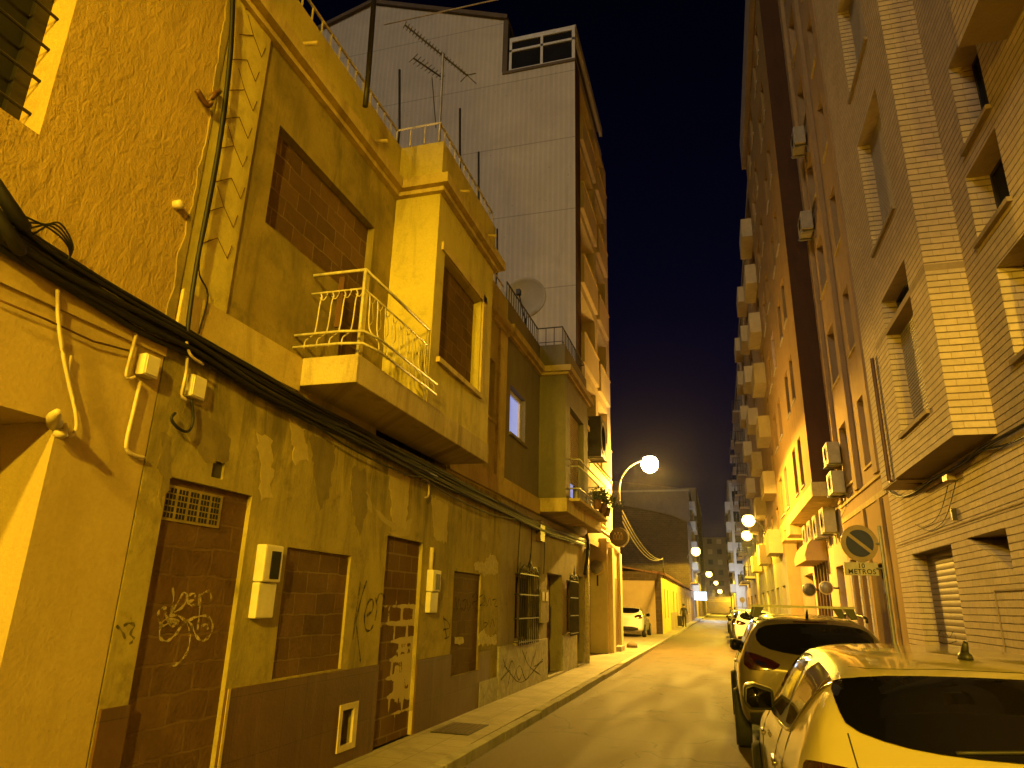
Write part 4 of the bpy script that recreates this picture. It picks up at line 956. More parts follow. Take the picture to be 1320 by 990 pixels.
# further right
fl4 = [4.4 + 2.9 * k for k in range(7)]
block('balcony_block', 'tan apartment block with rows of shallow balconies past the dark flanked block', 3.05, 1, 35.2, 61, 24.3, 'stucco_right', fl4, [(37, 38.4, .1, 2.2), (41, 42.2, .9, 2.2), (46, 47.5, .1, 2.2), (51, 52.2, .9, 2.2), (56, 57.5, .1, 2.2)], [(36.4, 39.2), (45.4, 48.2), (55.2, 58.2)], 10, seed=3, groundmat='far_white', doors=[(37, 39, 2.8), (41, 43, 2.8), (45, 47.5, 2.8), (50, 52, 2.8), (55, 58, 2.8)], bald=.62, rail=False, balmat='tower_front')
block('railed_balcony_block', 'brown apartment block with iron railed balconies before the crossing on the right', 2.9, 1, 61.2, 92, 22.6, 'far_grey', [4.2 + 2.9 * k for k in range(6)], [(64, 65.5, .1, 2.2), (70, 71.2, .9, 2.2), (76, 77.5, .1, 2.2), (84, 85.5, .1, 2.2)], [(63, 67), (75, 79), (83, 87)], 10, seed=4, groundmat='stucco_yellow', doors=[(64, 67, 2.8), (72, 75, 2.8), (80, 84, 2.8)], bald=.8, balmat='far_grey')
block('white_corner_block', 'whitish corner block past the crossing on the right with a window lined flank', 2.15, 1, 105.2, 132, 19.2, 'far_white', [3.9 + 2.95 * k for k in range(5)], [(108, 110, .1, 2.2), (116, 118, .1, 2.2)], [(107, 112)], 12, seed=6, flankwin=[(2.5, 3.3, .8, 2.3), (3.9, 5.2, .2, 2.3), (6.2, 7.4, .8, 2.3)], groundmat='far_grey', doors=[(107, 110, 2.6)], bald=.7, balmat='far_white', rail=False)
block('far_right_block', 'last tall dark block along the far right of the street', 2.6, 1, 132.2, 205, 24, 'far_dark', [4.0 + 3 * k for k in range(6)], [(138, 140, .8, 2.3), (150, 152, .8, 2.3), (165, 167, .8, 2.3)], [(136, 142)], 12, seed=7, groundmat='stucco_yellow', doors=[(138, 141, 2.6), (150, 155, 2.6)])
# ------------------------------------------------------------------ cars
def chaikin(p, k=2):
    for _ in range(k):
        q = []
        for a, b in zip(p, p[1:] + p[:1]):
            q += [(a[0] * .75 + b[0] * .25, a[1] * .75 + b[1] * .25), (a[0] * .25 + b[0] * .75, a[1] * .25 + b[1] * .75)]
        p = q
    return p
def loft(st):
    m = MB(); n = 0
    for (y, zb, wb, zl, wl, zt, wt) in st:
        h = [(0, zb), (wb * .8, zb), (wb * .97, zb + .07), (wb, zb + (zl - zb) * .5), (wb * .985, zl - .07), (wl, zl), (wt + (wl - wt) * .45, zl + (zt - zl) * .58), (wt, zt - (zt - zl) * .12), (wt * .72, zt - .006), (0, zt)]
        ring = h + [(-x, z) for x, z in h[-2:0:-1]]
        n = len(ring); m.v += [(x, y, z) for x, z in ring]
    S = len(st)
    for s in range(S - 1):
        for k in range(n): m.f.append((s * n + k, s * n + (k + 1) % n, (s + 1) * n + (k + 1) % n, (s + 1) * n + k))
    for s, fl in ((0, 1), (S - 1, 0)):
        b = s * n; H = n // 2
        for k in range(H):
            l0, l1, r0, r1 = b + k, b + k + 1, b + (n - k) % n, b + (n - k - 1) % n
            f = [l0, l1, r1, r0]; f = [q for i, q in enumerate(f) if q not in f[:i]]
            if len(f) > 2: m.f.append(tuple(f))
    return m
def evaluated(o):
    bpy.context.view_layer.update()
    dg = bpy.context.evaluated_depsgraph_get()
    return bpy.data.meshes.new_from_object(o.evaluated_get(dg))
def subsurf(mb, lv):
    me = bpy.data.meshes.new('tmp'); me.from_pydata(mb.v, [], mb.f)
    bm = bmesh.new(); bm.from_mesh(me); bmesh.ops.recalc_face_normals(bm, faces=bm.faces); bm.to_mesh(me); bm.free()
    o = bpy.data.objects.new('tmp', me); COL.objects.link(o)
    md = o.modifiers.new('s', 'SUBSURF'); md.levels = lv
    out = evaluated(o); bpy.data.objects.remove(o); bpy.data.meshes.remove(me)
    return out
class Car:
    def __init__(s, name, label, st, paint, loc, rz=0, group=None, lv=3):
        s.root = thing(name, label, 'car', loc, group); s.root.rotation_euler = (0, 0, rz)
        me = subsurf(loft(st), lv)
        for p in me.polygons: p.use_smooth = True
        me.materials.append(MT[paint]); me.name = 'body'
        s.body = bpy.data.objects.new('body', me); COL.objects.link(s.body); s.body.parent = s.root
        bm = bmesh.new(); bm.from_mesh(me); s.bvh = BVHTree.FromBMesh(bm); bm.free()
    def add(s, mb, name, mat, parent=None, smooth=True, bevel=0):
        me = bpy.data.meshes.new(name); me.from_pydata([tuple(p) for p in mb.v], [], mb.f)
        bm = bmesh.new(); bm.from_mesh(me); bmesh.ops.remove_doubles(bm, verts=bm.verts, dist=.0001); bmesh.ops.recalc_face_normals(bm, faces=bm.faces)
        if bevel: bmesh.ops.bevel(bm, geom=list(bm.edges), offset=bevel, segments=3, affect='EDGES', profile=.5)
        bm.to_mesh(me); bm.free()
        for p in me.polygons: p.use_smooth = smooth
        me.materials.append(MT[mat]); o = bpy.data.objects.new(name, me); COL.objects.link(o); o.parent = parent or s.root
        return o
    def hit(s, q, mode, off=.004):
        a, b = q
        o, d = {'L': ((-3, a, b), (1, 0, 0)), 'R': ((3, a, b), (-1, 0, 0)), 'B': ((a, -4, b), (0, 1, 0)), 'F': ((a, 4, b), (0, -1, 0)), 'T': ((a, b, 4), (0, 0, -1))}[mode]
        p, n, i, dist = s.bvh.ray_cast(Vector(o), Vector(d))
        if p is None: return None
        if n.dot(Vector(d)) > 0: n = -n
        return p + n * off
    def patch(s, poly, mode, name, mat, off=.004, rnd=2, step=.05, parent=None):
        P = chaikin(poly, rnd) if rnd else poly
        B_ = []
        for a, b in zip(P, P[1:] + P[:1]):
            L = math.hypot(b[0] - a[0], b[1] - a[1]); n = max(1, int(L / step))
            B_ += [(a[0] + (b[0] - a[0]) * k / n, a[1] + (b[1] - a[1]) * k / n) for k in range(n)]
        xs = [p[0] for p in B_]; ys = [p[1] for p in B_]; pts = [Vector(p) for p in B_]; ne = len(B_)
        def inside(x, y):
            c = False
            for (x1, y1), (x2, y2) in zip(B_, B_[1:] + B_[:1]):
                if (y1 > y) != (y2 > y) and x < (x2 - x1) * (y - y1) / (y2 - y1) + x1: c = not c
            return c
        x = min(xs) + step * .5
        while x < max(xs):
            y = min(ys) + step * .5
            while y < max(ys):
                if inside(x, y): pts.append(Vector((x, y)))
                y += step
            x += step
        vs, es, fs, *_ = delaunay_2d_cdt(pts, [], [list(range(ne))], 1, 1e-5)
        H = [s.hit((v.x, v.y), mode, off) for v in vs]
        m = MB(); m.v = [tuple(h) if h is not None else (0, 0, 0) for h in H]
        m.f = [tuple(f) for f in fs if all(H[k] is not None for k in f)]
        return s.add(m, name, mat, parent)
    def line(s, pts, mode, name, mat='trimblack', r=.004, close=False, parent=None, off=.001):
        P = list(pts) + ([pts[0]] if close else []); Q = []
        for a, b in zip(P, P[1:]):
            n = max(1, int(math.hypot(b[0] - a[0], b[1] - a[1]) / .06)); Q += [(a[0] + (b[0] - a[0]) * k / n, a[1] + (b[1] - a[1]) * k / n) for k in range(n)]
        Q.append(P[-1]); H = [h for h in (s.hit(q, mode, off) for q in Q) if h is not None]
        if len(H) < 2: return None
        m = MB(); m.tube(H, r, 5); return s.add(m, name, mat, parent)
    def wheels(s, ys, w, R=.32, lv=0):
        for y in ys:
            for sx in (-1, 1):
                x = sx * (w - .10)
                a = MB(); a.lathe((x + sx * .05, y, R), [(R * .55, -.09), (R * .93, -.10), (R, -.06), (R, .06), (R * .93, .09), (R * .66, .075)], 'x', 28)
                wh = s.add(a, 'wheel', 'tyre')
                b = MB(); b.lathe((x + sx * .05, y, R), [(R * .66, .03), (R * .64, .075), (R * .58, .07), (R * .5, .03), (.02, .035)] if sx > 0 else [(R * .66, -.03), (R * .64, -.075), (R * .58, -.07), (R * .5, -.03), (.02, -.035)], 'x', 28)
                for k in range(5):
                    t = 2 * PI * k / 5; c, sn = math.cos(t), math.sin(t); xx = x + sx * .105
                    b.tube([(xx, y + c * .03, R + sn * .03), (xx + sx * .01, y + c * R * .58, R + sn * R * .58)], .022, 5)
                s.add(b, 'rim', 'rim', wh)
    def arches(s, ys, R=.36, zc=.32):
        for y in ys:
            p = [(y + R * math.cos(t), max(.12, zc + R * math.sin(t))) for t in [PI * k / 14 for k in range(15)]] + [(y - R, .14), (y + R, .14)]
            for md in 'LR': s.patch(p, md, 'wheel_arch', 'trimblack', .006, 0, .06)
    def mirror(s, y, z, w, paint, self_off=.07):
        for sx in (-1, 1):
            def pos(v): return (sx * (w + self_off + v[0]), y + v[1] - v[0] * .25, z + v[2] + v[0] * .05)
            m = MB(); m.prism([(-.10, -.075), (.07, -.085), (.11, -.04), (.10, .07), (.04, .095), (-.10, .06)], 'y', -.05, .055); m.v = [pos(v) for v in m.v]
            o = s.add(m, 'wing_mirror', 'trimblack', None, True, .022)
            m = MB(); m.prism([(-.08, -.055), (.06, -.065), (.09, -.03), (.082, .055), (.035, .075), (-.08, .045)], 'y', -.056, -.052); m.v = [pos(v) for v in m.v]
            s.add(m, 'mirror_glass', 'carglass', o)
            a = MB(); a.tube([(sx * (w - .06), y + .03, z - .07), (sx * (w + .06), y + .01, z - .04)], .025, 6); s.add(a, 'mirror_arm', 'trimblack', o)
            c = MB(); c.prism([(-.10, .0), (.112, -.02), (.104, .074), (.042, .10), (-.10, .065)], 'y', .0, .075); c.v = [pos(v) for v in c.v]
            s.add(c, 'mirror_cap', paint, o, True, .02)

def hatch(name, label, paint, loc, rz=0, detail=True, sc=1.0, group=None):
    st = [(-2.15, .45, .70, .75, .68, .92, .60), (-2.08, .30, .84, .90, .82, 1.07, .71), (-1.93, .25, .90, 1.02, .86, 1.17, .755), (-1.70, .22, .91, 1.03, .865, 1.41, .69), (-1.45, .2, .91, 1.0, .865, 1.455, .66),
          (-.9, .2, .91, .98, .865, 1.488, .64), (-.1, .2, .91, .95, .865, 1.495, .63), (.45, .2, .91, .93, .855, 1.46, .60), (1.05, .2, .91, .92, .845, 1.12, .69), (1.25, .2, .91, .9, .83, 1.0, .71), (1.75, .22, .88, .8, .77, .88, .64), (2.05, .26, .82, .7, .7, .74, .58), (2.15, .35, .7, .6, .58, .64, .5)]
    c = Car(name, label, st, paint, loc, rz, group, 3)
    rw = c.patch([(-.675, 1.36), (-.60, 1.385), (-.40, 1.405), (0, 1.412), (.40, 1.405), (.60, 1.385), (.675, 1.36), (.68, 1.28), (.66, 1.215), (.5, 1.17), (.3, 1.15), (0, 1.145), (-.3, 1.15), (-.5, 1.17), (-.66, 1.215), (-.68, 1.28)], 'B', 'rear_window', 'carglass', .009, 1, .025)
    c.line([(-.3, 1.16), (.05, 1.185), (.32, 1.20)], 'B', 'wiper', 'trimblack', .008, False, rw, .012)
    c.line([(-.56, 1.422), (-.2, 1.437), (.2, 1.437), (.56, 1.422)], 'B', 'spoiler_seam', 'trimblack', .0018)
    for md in 'LR':
        fr = c.patch([(-1.62, 1.37), (-1.45, 1.405), (-.9, 1.435), (-.2, 1.44), (.3, 1.41), (.95, 1.05), (.9, 1.0), (.2, 1.015), (-.6, 1.05), (-.95, 1.075), (-1.1, 1.10)], md, 'side_window', 'trimblack', .003, 1, .06)
        c.patch([(-1.56, 1.365), (-1.4, 1.385), (-.72, 1.412), (-.72, 1.075), (-.98, 1.095), (-1.12, 1.125)], md, 'rear_pane', 'sidewin', .006, 1, .06, fr)
        c.patch([(-.62, 1.414), (-.2, 1.416), (.27, 1.385), (.85, 1.06), (.82, 1.03), (.2, 1.04), (-.62, 1.07)], md, 'front_pane', 'sidewin', .006, 1, .06, fr)
        c.line([(-1.62, 1.37), (-1.1, 1.092), (-.95, 1.065), (-.6, 1.04), (.2, 1.005), (.9, .99)], md, 'chrome_strip', 'chrome', .009, False, fr, .004)
        c.line([(-.66, .28), (-.67, 1.03)], md, 'door_seam', 'trimblack', .003); c.line([(.55, .3), (.6, 1.0)], md, 'door_seam', 'trimblack', .003)
        c.line([(-1.32, .62), (-1.16, .8), (-1.08, 1.08)], md, 'door_seam', 'trimblack', .003)
        h = c.line([(-.98, .90), (-.80, .905)], md, 'door_handle', 'chrome', .016, False, None, .022); h = c.line([(.18, .87), (.34, .868)], md, 'door_handle', 'chrome', .016, False, None, .022)
    for sx in (-1, 1):
        t = c.patch([(sx * .85, 1.045), (sx * .81, 1.105), (sx * .55, 1.075), (sx * .44, 1.0), (sx * .47, .94), (sx * .7, .89), (sx * .84, .91)], 'B', 'tail_light', 'red_lens', .008, 2, .04)
        c.patch([(sx * .71, .99), (sx * .6, .97), (sx * .56, .93), (sx * .66, .92)], 'B', 'lamp_chamber', 'chrome', .010, 1, .04, t)
        c.line([(sx * .665, 1.20), (sx * .66, 1.1), (sx * .6, 1.05)], 'B', 'hatch_seam', 'trimblack', .003)
    if detail:
        m = MB(); m.lathe((0, -1.18, 1.468), [(.032, 0), (.028, .022), (.012, .035)], 'z', 14); m.v = [(v[0], -1.18 + (v[1] + 1.18) * 1.7, v[2]) for v in m.v]
        m.tube([(0, -1.17, 1.485), (0, -1.22, 1.545)], [.022, .012], 8); c.add(m, 'roof_aerial', 'trimblack')
    c.patch([(-.62, .52), (.62, .52), (.66, .3), (-.66, .3)], 'B', 'bumper_insert', 'trimblack', .006, 1, .06)
    c.patch([(-.26, .80), (.26, .80), (.26, .69), (-.26, .69)], 'B', 'number_plate', 'plate', .012, 0, .06)
    c.patch([(-.66, 1.10), (.66, 1.10), (.55, 1.40), (-.55, 1.40)], 'F', 'windscreen', 'carglass', .004, 2, .06)
    c.arches((-1.32, 1.32)); c.wheels((-1.32, 1.32), .91); c.mirror(.42, 1.07, .83, paint, .08)
    return c
def suv(name, label, paint, loc, rz=0, bars=True, group=None):
    st = [(-2.2, .52, .72, .82, .7, .98, .62), (-2.12, .38, .88, 1.0, .84, 1.12, .74), (-1.97, .32, .92, 1.07, .875, 1.22, .77), (-1.70, .29, .93, 1.08, .88, 1.53, .68), (-1.45, .28, .93, 1.06, .88, 1.585, .655), (-.6, .28, .93, 1.02, .88, 1.625, .65), (.2, .28, .93, 1.0, .88, 1.615, .64), (.6, .28, .93, .99, .87, 1.56, .62),
          (1.15, .28, .93, .98, .86, 1.2, .70), (1.35, .28, .92, .97, .85, 1.08, .73), (1.8, .3, .9, .9, .8, .97, .66), (2.1, .34, .84, .78, .72, .83, .6), (2.2, .42, .72, .66, .6, .7, .5)]
    c = Car(name, label, st, paint, loc, rz, group, 3)
    rw = c.patch([(-.61, 1.46), (-.35, 1.50), (0, 1.51), (.35, 1.50), (.61, 1.46), (.69, 1.33), (.60, 1.22), (.3, 1.16), (0, 1.15), (-.3, 1.16), (-.60, 1.22), (-.69, 1.33)], 'B', 'rear_window', 'carglass', .004, 1, .05)
    c.patch([(-.2, 1.535), (.2, 1.535), (.2, 1.515), (-.2, 1.515)], 'B', 'brake_lamp', 'red_lens', .006, 0, .05)
    for md in 'LR':
        fr = c.patch([(-1.62, 1.40), (-1.3, 1.50), (-.4, 1.53), (.3, 1.51), (1.0, 1.12), (.95, 1.07), (.2, 1.09), (-1.0, 1.13), (-1.45, 1.2)], md, 'side_window', 'carglass', .004, 1, .06)
        c.line([(-.55, .4), (-.5, 1.1), (-.5, 1.5)], md, 'door_seam', 'trimblack', .004); c.line([(.62, .4), (.66, 1.05)], md, 'door_seam', 'trimblack', .004)
        c.patch([(-1.75, .42), (1.75, .42), (1.75, .3), (-1.75, .3)], md, 'sill_cladding', 'trimblack', .006, 0, .06)
        c.line([(-.9, .98), (-.72, .985)], md, 'door_handle', paint, .018, False, None, .02)
        rr_ = MB(); x = -.70 if md == 'L' else .70
        rr_.tube(catmull([(x, -1.4, 1.545), (x, -1.25, 1.60), (x, .1, 1.635), (x, .35, 1.56)], 6), .018, 6)
        if bars: c.add(rr_, 'roof_rail', 'trimblack')
    for sx in (-1, 1):
        t = c.patch([(sx * .82, 1.15), (sx * .78, 1.175), (sx * .42, 1.06), (sx * .47, 1.0), (sx * .60, .97), (sx * .84, .98)], 'B', 'tail_light', 'red_lens', .008, 1, .04)
        c.patch([(sx * .72, 1.09), (sx * .60, 1.06), (sx * .58, 1.03), (sx * .7, 1.03)], 'B', 'lamp_chamber', 'chrome', .011, 1, .04, t)
    c.patch([(-.8, .56), (.8, .56), (.84, .34), (-.84, .34)], 'B', 'bumper_cladding', 'trimblack', .006, 1, .06)
    c.patch([(-.26, .93), (.26, .93), (.26, .82), (-.26, .82)], 'B', 'number_plate', 'plate', .012, 0, .06)
    c.patch([(-.66, 1.18), (.66, 1.18), (.56, 1.5), (-.56, 1.5)], 'F', 'windscreen', 'carglass', .004, 2, .06)
    if bars:
        for y in (-1.0, .0):
            b = MB(); b.box(-.64, y - .03, 1.70, .64, y + .03, 1.73); bo = c.add(b, 'roof_bar', 'galv', None, False)
            f = MB()
            for sx in (-1, 1): f = MB(); f.prism([(sx * .50, 1.70), (sx * .62, 1.70), (sx * .66, 1.57), (sx * .58, 1.56)], 'y', y - .035, y + .035); c.add(f, 'bar_foot', 'trimblack', bo, False)
        m = MB(); m.tube([(0, -1.35, 1.585), (0, -1.45, 1.68)], [.02, .008], 8); c.add(m, 'roof_aerial', 'trimblack')
    c.arches((-1.33, 1.35), .39, .35); c.wheels((-1.33, 1.35), .93, .35); c.mirror(.75, 1.12, .80, paint, .06)
    return c
hatch('parked_hatchback', 'cream white hatchback nearest on the right with a wide dark rear window', 'car_cream', (1.13, 5.25, 0))
suv('parked_suv', 'bronze grey crossover with roof bars parked ahead of the cream hatchback', 'car_bronze', (1.06, 11.45, 0))
suv('parked_crossover', 'white crossover parked further up the right kerb beyond the bronze one', 'car_white', (1.42, 35.2, 0), 0, False)
hatch('parked_car', 'dark hatchback parked directly ahead of the white crossover', 'car_dark', (1.3, 40.6, 0), 0, False)
suv('parked_car', 'silver car parked ahead of the dark hatchback on the right', 'car_silver', (1.35, 46.2, 0), 0, True)
hatch('parked_car', 'small pale car last in the parked row near the crossing', 'car_white', (1.3, 54, 0), 0, False)
hatch('parked_hatchback', 'white hatchback parked in the bay between the tower and low yellow house', 'car_white', (-4.78, 39.4, .12), 0, False)

# ------------------------------------------------------------------ people
def person(label, loc, rz, joints, bones, top, legs, hairm='hair'):
    names = list(joints); me = bpy.data.meshes.new('person')
    me.from_pydata([joints[k][0] for k in names], [(names.index(a), names.index(b)) for a, b in bones], [])
    o = bpy.data.objects.new('tmp', me); COL.objects.link(o)
    o.modifiers.new('k', 'SKIN'); o.modifiers.new('s', 'SUBSURF').levels = 2
    sv = me.skin_vertices[0].data
    for i, k in enumerate(names):
        r = joints[k][1]; sv[i].radius = (r, r) if not isinstance(r, tuple) else r; sv[i].use_root = (k == 'pelvis')
    out = evaluated(o); bpy.data.objects.remove(o)
    bm = bmesh.new(); bm.from_mesh(out)
    for side in 'lr':                                  # thumb and four unequal fingers on each hand
        w = Vector(joints['hand_' + side][0]); sx = -1 if side == 'l' else 1
        for i, L in enumerate((.065, .075, .08, .072, .058)):
            t = MB(); b0 = w + Vector((0, .03 - .017 * i, -.035)) if i else w + Vector((-sx * .02, .035, 0))
            t.tube([b0, b0 + Vector((-sx * .006, .012 if i == 0 else .004, -L * .55)), b0 + Vector((-sx * .02, .02 if i == 0 else .01, -L))], [.010, .009, .007], 6)
            base = [bm.verts.new(v) for v in t.v]
            for f in t.f: bm.faces.new([base[q] for q in f])
    bm.to_mesh(out); bm.free(); out.name = 'person'
    for mt in (top, legs, 'skin', 'tyre'): out.materials.append(MT[mt])
    hz = joints['head'][0][2]; pz = joints['pelvis'][0][2]
    hands = [Vector(joints['hand_l'][0]), Vector(joints['hand_r'][0])]
    for p in out.polygons:
        p.use_smooth = True; c = p.center
        p.material_index = 2 if c.z > hz - .14 or min((c - h).length for h in hands) < .1 else (3 if c.z < .09 else (1 if c.z < pz + .02 else 0))
    b = bpy.data.objects.new('person', out); COL.objects.link(b); b.location = loc; b.rotation_euler = (0, 0, rz)
    tag(b, label, 'person')
    hd = Vector(joints['head'][0])
    h = MB(); h.lathe((hd.x, hd.y - .015, hd.z + .02), [(.085, -.05), (.105, .0), (.103, .06), (.07, .105), (.01, .125)], 'z', 14)
    ho = h.build('hair', hairm, None, (0, 0, 0), True); ho.parent = b
    return b
def body(stride=.25, arm=.2, lean=0.0):
    J = {'pelvis': ((0, 0, .95), (.15, .11)), 'waist': ((0, lean * .3, 1.10), (.135, .10)), 'chest': ((0, lean * .7, 1.33), (.165, .115)), 'neckb': ((0, lean, 1.47), (.08, .07)), 'neck': ((0, lean + .01, 1.53), .055), 'head': ((0, lean + .03, 1.64), (.08, .095)), 'crown': ((0, lean + .03, 1.73), (.06, .07))}
    for s, sx, d in (('l', -1, 1), ('r', 1, -1)):
        J['hip_' + s] = ((sx * .10, 0, .90), .095); J['knee_' + s] = ((sx * .10, d * stride * .5 + .03, .50), .062); J['ankle_' + s] = ((sx * .10, d * stride - (.05 if d < 0 else 0), .09), .042); J['toe_' + s] = ((sx * .11, d * stride + .15, .045), .034)
        J['sh_' + s] = ((sx * .19, lean, 1.41), .062); J['elb_' + s] = ((sx * .235, lean - d * arm * .4, 1.14), .045); J['hand_' + s] = ((sx * .23, lean - d * arm + .05, .90), .033)
    bones = [('pelvis', 'waist'), ('waist', 'chest'), ('chest', 'neckb'), ('neckb', 'neck'), ('neck', 'head'), ('head', 'crown')]
    for s in 'lr': bones += [('pelvis', 'hip_' + s), ('hip_' + s, 'knee_' + s), ('knee_' + s, 'ankle_' + s), ('ankle_' + s, 'toe_' + s), ('chest', 'sh_' + s), ('sh_' + s, 'elb_' + s), ('elb_' + s, 'hand_' + s)]
    return J, bones
J, bn = body(.18, .12, .02)
person('person in dark clothes walking away along the left pavement pulling a trolley', (-2.85, 58.0, .12), 0, J, bn, 'cloth_dark', 'cloth_dark')
J, bn = body(.28, .22)
person('person in a dark top and pale trousers crossing far up the street', (1.0, 88.0, 0), PI / 2, J, bn, 'cloth_grey', 'cloth_pale')
tr = thing('shopping_trolley', 'dark two wheeled shopping trolley pulled by the walker on the left pavement', 'trolley', (-3.2, 57.8, .12))
m = MB(); m.prism([(57.62, .22), (57.92, .22), (58.02, .95), (57.60, .98)], 'x', -3.38, -3.02); m.build('bag', 'cloth_dark', tr, bevel=.03)
m = MB(); m.tube(catmull([(-3.3, 57.95, .2), (-3.3, 58.05, 1.0), (-3.2, 58.1, 1.12), (-3.1, 58.05, 1.0), (-3.1, 57.95, .2)], 5), .012, 6); m.build('handle', 'iron', tr)
for x in (-3.40, -3.0):
    m = MB(); m.lathe((x, 57.9, .21), [(.03, -.02), (.09, -.02), (.09, .02), (.03, .02)], 'x', 16); m.build('wheel', 'tyre', tr)
# ------------------------------------------------------------------ cables and small fittings on the left houses
def one(name, label, cat, mb, mat, base=None, group=None, smooth=True):
    if base is None: base = mb.v[0]
    o = mb.build(name, mat, None, base, smooth); return tag(o, label, cat, group)
rr = random.Random(21); XC = XL + .07
path = [(2.0, 3.60), (2.36, 3.53), (2.65, 3.49), (3.04, 3.46), (3.45, 3.44), (3.88, 3.43), (4.64, 3.38), (5.48, 3.355), (6.3, 3.34), (7.15, 3.32), (8.5, 3.30), (9.82, 3.28), (12, 3.26), (14.8, 3.23), (17, 3.27), (19.9, 3.33)]
m = MB()
for k in range(9):
    oy, oz = rr.uniform(-.01, .03), (k - 4) * .021
    pts = [(XC + oy + rr.uniform(-.012, .012), y, z + oz * (.95 if y < 4 else (.9 if y > 7 else 1.0)) + rr.uniform(-.012, .012)) for y, z in path]
    m.tube(catmull(pts, 5), rr.choice([.012, .016, .02]), 6)
pts = [(XC + .04, y, z - .02 + .03 * math.sin(y * 2.2)) for y, z in path if y < 9]; m.tube(catmull(pts, 5), .022, 8)
m.tube(catmull([(XC, 5.0, 3.33), (XC, 6.2, 3.18), (XC, 7.6, 3.15), (XC, 8.6, 3.26)], 6), .010, 6)
m.tube(catmull([(XC, 7.2, 3.28), (XC, 9.0, 3.12), (XC, 11.0, 3.08), (XC, 13.0, 3.2)], 6), .012, 6)
one('cable_bundle', 'thick black bundle of cables sagging along the left houses between the floors', 'cable', m, 'black')
# splice closures at the left edge
t = thing('splice_box', 'black cable splice boxes clamped to the ochre wall at the left picture edge', 'cable box', (XL + .1, 2.3, 3.7))
m = MB()
for (px, py, L, ang) in ((14, 268, .26, -.6), (10, 300, .24, -.6)):
    p = on_x(px, py, XL + .13); d = Vector((0, math.cos(ang), math.sin(ang))); a, b = p - d * L * .7, p + d * L * .55
    m.tube([a, a + d * .03, b - d * .03, b], [.02, .04, .04, .02], 12)
m.build('closure', 'black', t, smooth=True)
m = MB()
for k in range(4):
    m.tube(catmull([on_x(30 + k * 4, 278 + k * 8, XL + .12), on_x(66 + k * 3, 296 - k * 3, XL + .14), on_x(88 + k * 2, 318, XL + .13), on_x(90 - k * 3, 344, XL + .08)], 7), .006, 5)
m.build('cable_loop', 'black', t, smooth=True)
# black riser on the corner
m = MB(); P = [(300, -12), (297, 60), (290, 130), (280, 200), (266, 275), (253, 345), (243, 415), (243, 436)]
m.tube(catmull([on_x(x, y, XL + .09) for x, y in P], 5), .017, 7)
m.tube(catmull([on_x(x + 3, y, XL + .075) for x, y in P[:6]] + [on_x(268, 380, XL + .06), on_x(256, 430, XL + .06)], 5), .007, 5)
one('cable_riser', 'black cable climbing the corner where the ochre house meets the derelict house', 'cable', m, 'black')
m = MB()
m.tube(catmull([on_x(283, 118, XL + .05), on_x(276, 122, XL + .1), on_x(268, 136, XL + .06), on_x(254, 116, XL + .05)], 6), .022, 7); one('broken_pipe_stub', 'short broken drainpipe stub at the top of the corner cable', 'pipe', m, 'wood')
m = MB(); m.lathe(on_x(229, 264, XL + .04), [(.012, -.04), (.035, -.03), (.035, .03), (.02, .04)], 'x', 12); one('wall_stud', 'small pale stud sticking out of the rough ochre stucco', 'stud', m, 'pvc')
# conduits and junction boxes
def jbox(name, label, px, py, w, h, d, mat='plastic'):
    c = on_x(px, py, XL)
    t = thing(name, label, 'junction box', c)
    b = MB(); b.box(XL + .004, c.y - w / 2, c.z - h / 2, XL + d, c.y + w / 2, c.z + h / 2); b.build('box', mat, t, bevel=.008)
    b = MB(); b.box(XL + d, c.y - w / 2 + .012, c.z - h / 2 + .012, XL + d + .008, c.y + w / 2 - .012, c.z + h / 2 - .012); b.build('cover', mat, t)
    return t
t = jbox('junction_box', 'square cream junction box with a bent conduit on the ochre house', 184, 473, .13, .15, .08)
m = MB(); m.tube(catmull([on_x(180, 415, XL + .04), on_x(170, 452, XL + .04), on_x(163, 480, XL + .04), on_x(165, 488, XL + .04), on_x(174, 486, XL + .04)], 5), .012, 6)
m.tube(catmull([on_x(181, 492, XL + .03), on_x(172, 530, XL + .03), on_x(163, 570, XL + .03), on_x(165, 582, XL + .03), on_x(176, 588, XL + .03), on_x(186, 590, XL + .03)], 5), .014, 6)
m.build('conduit', 'pvc', t, smooth=True)
t = jbox('junction_box', 'open broken junction box with a dangling black loop on the derelict house', 248, 500, .15, .17, .06)
m = MB(); m.tube(catmull([on_x(247, 515, XL + .05), on_x(249, 540, XL + .05), on_x(243, 556, XL + .06), on_x(230, 552, XL + .06), on_x(221, 540, XL + .05), on_x(226, 532, XL + .05)], 7), .011, 6); m.build('dangling_cable', 'black', t, smooth=True)
m = MB(); m.tube(catmull([on_x(242, 458, XL + .05), on_x(239, 485, XL + .05), on_x(234, 508, XL + .05), on_x(240, 516, XL + .05)], 5), .012, 6); m.tube(catmull([on_x(240, 440, XL + .1), on_x(246, 458, XL + .1), on_x(262, 470, XL + .1)], 5), .011, 6); m.build('conduit', 'pvc', t, smooth=True)
m = MB(); m.tube(catmull([on_x(74, 372, XL + .05), on_x(75, 410, XL + .04), on_x(80, 450, XL + .04), on_x(88, 490, XL + .04), on_x(97, 530, XL + .05), on_x(98, 552, XL + .05), on_x(90, 562, XL + .05), on_x(83, 546, XL + .05)], 7), .012, 6)
m.tube(catmull([on_x(92, 458, XL + .03), on_x(89, 480, XL + .03), on_x(94, 520, XL + .03)], 5), .009, 5)
one('loose_cable', 'loose pale cable hanging down the smooth ochre wall beside the garage opening', 'cable', m, 'pvc')
t = thing('wall_lamp_bracket', 'pale empty lamp bracket at the corner of the garage opening', 'bracket', on_x(72, 540, XL))
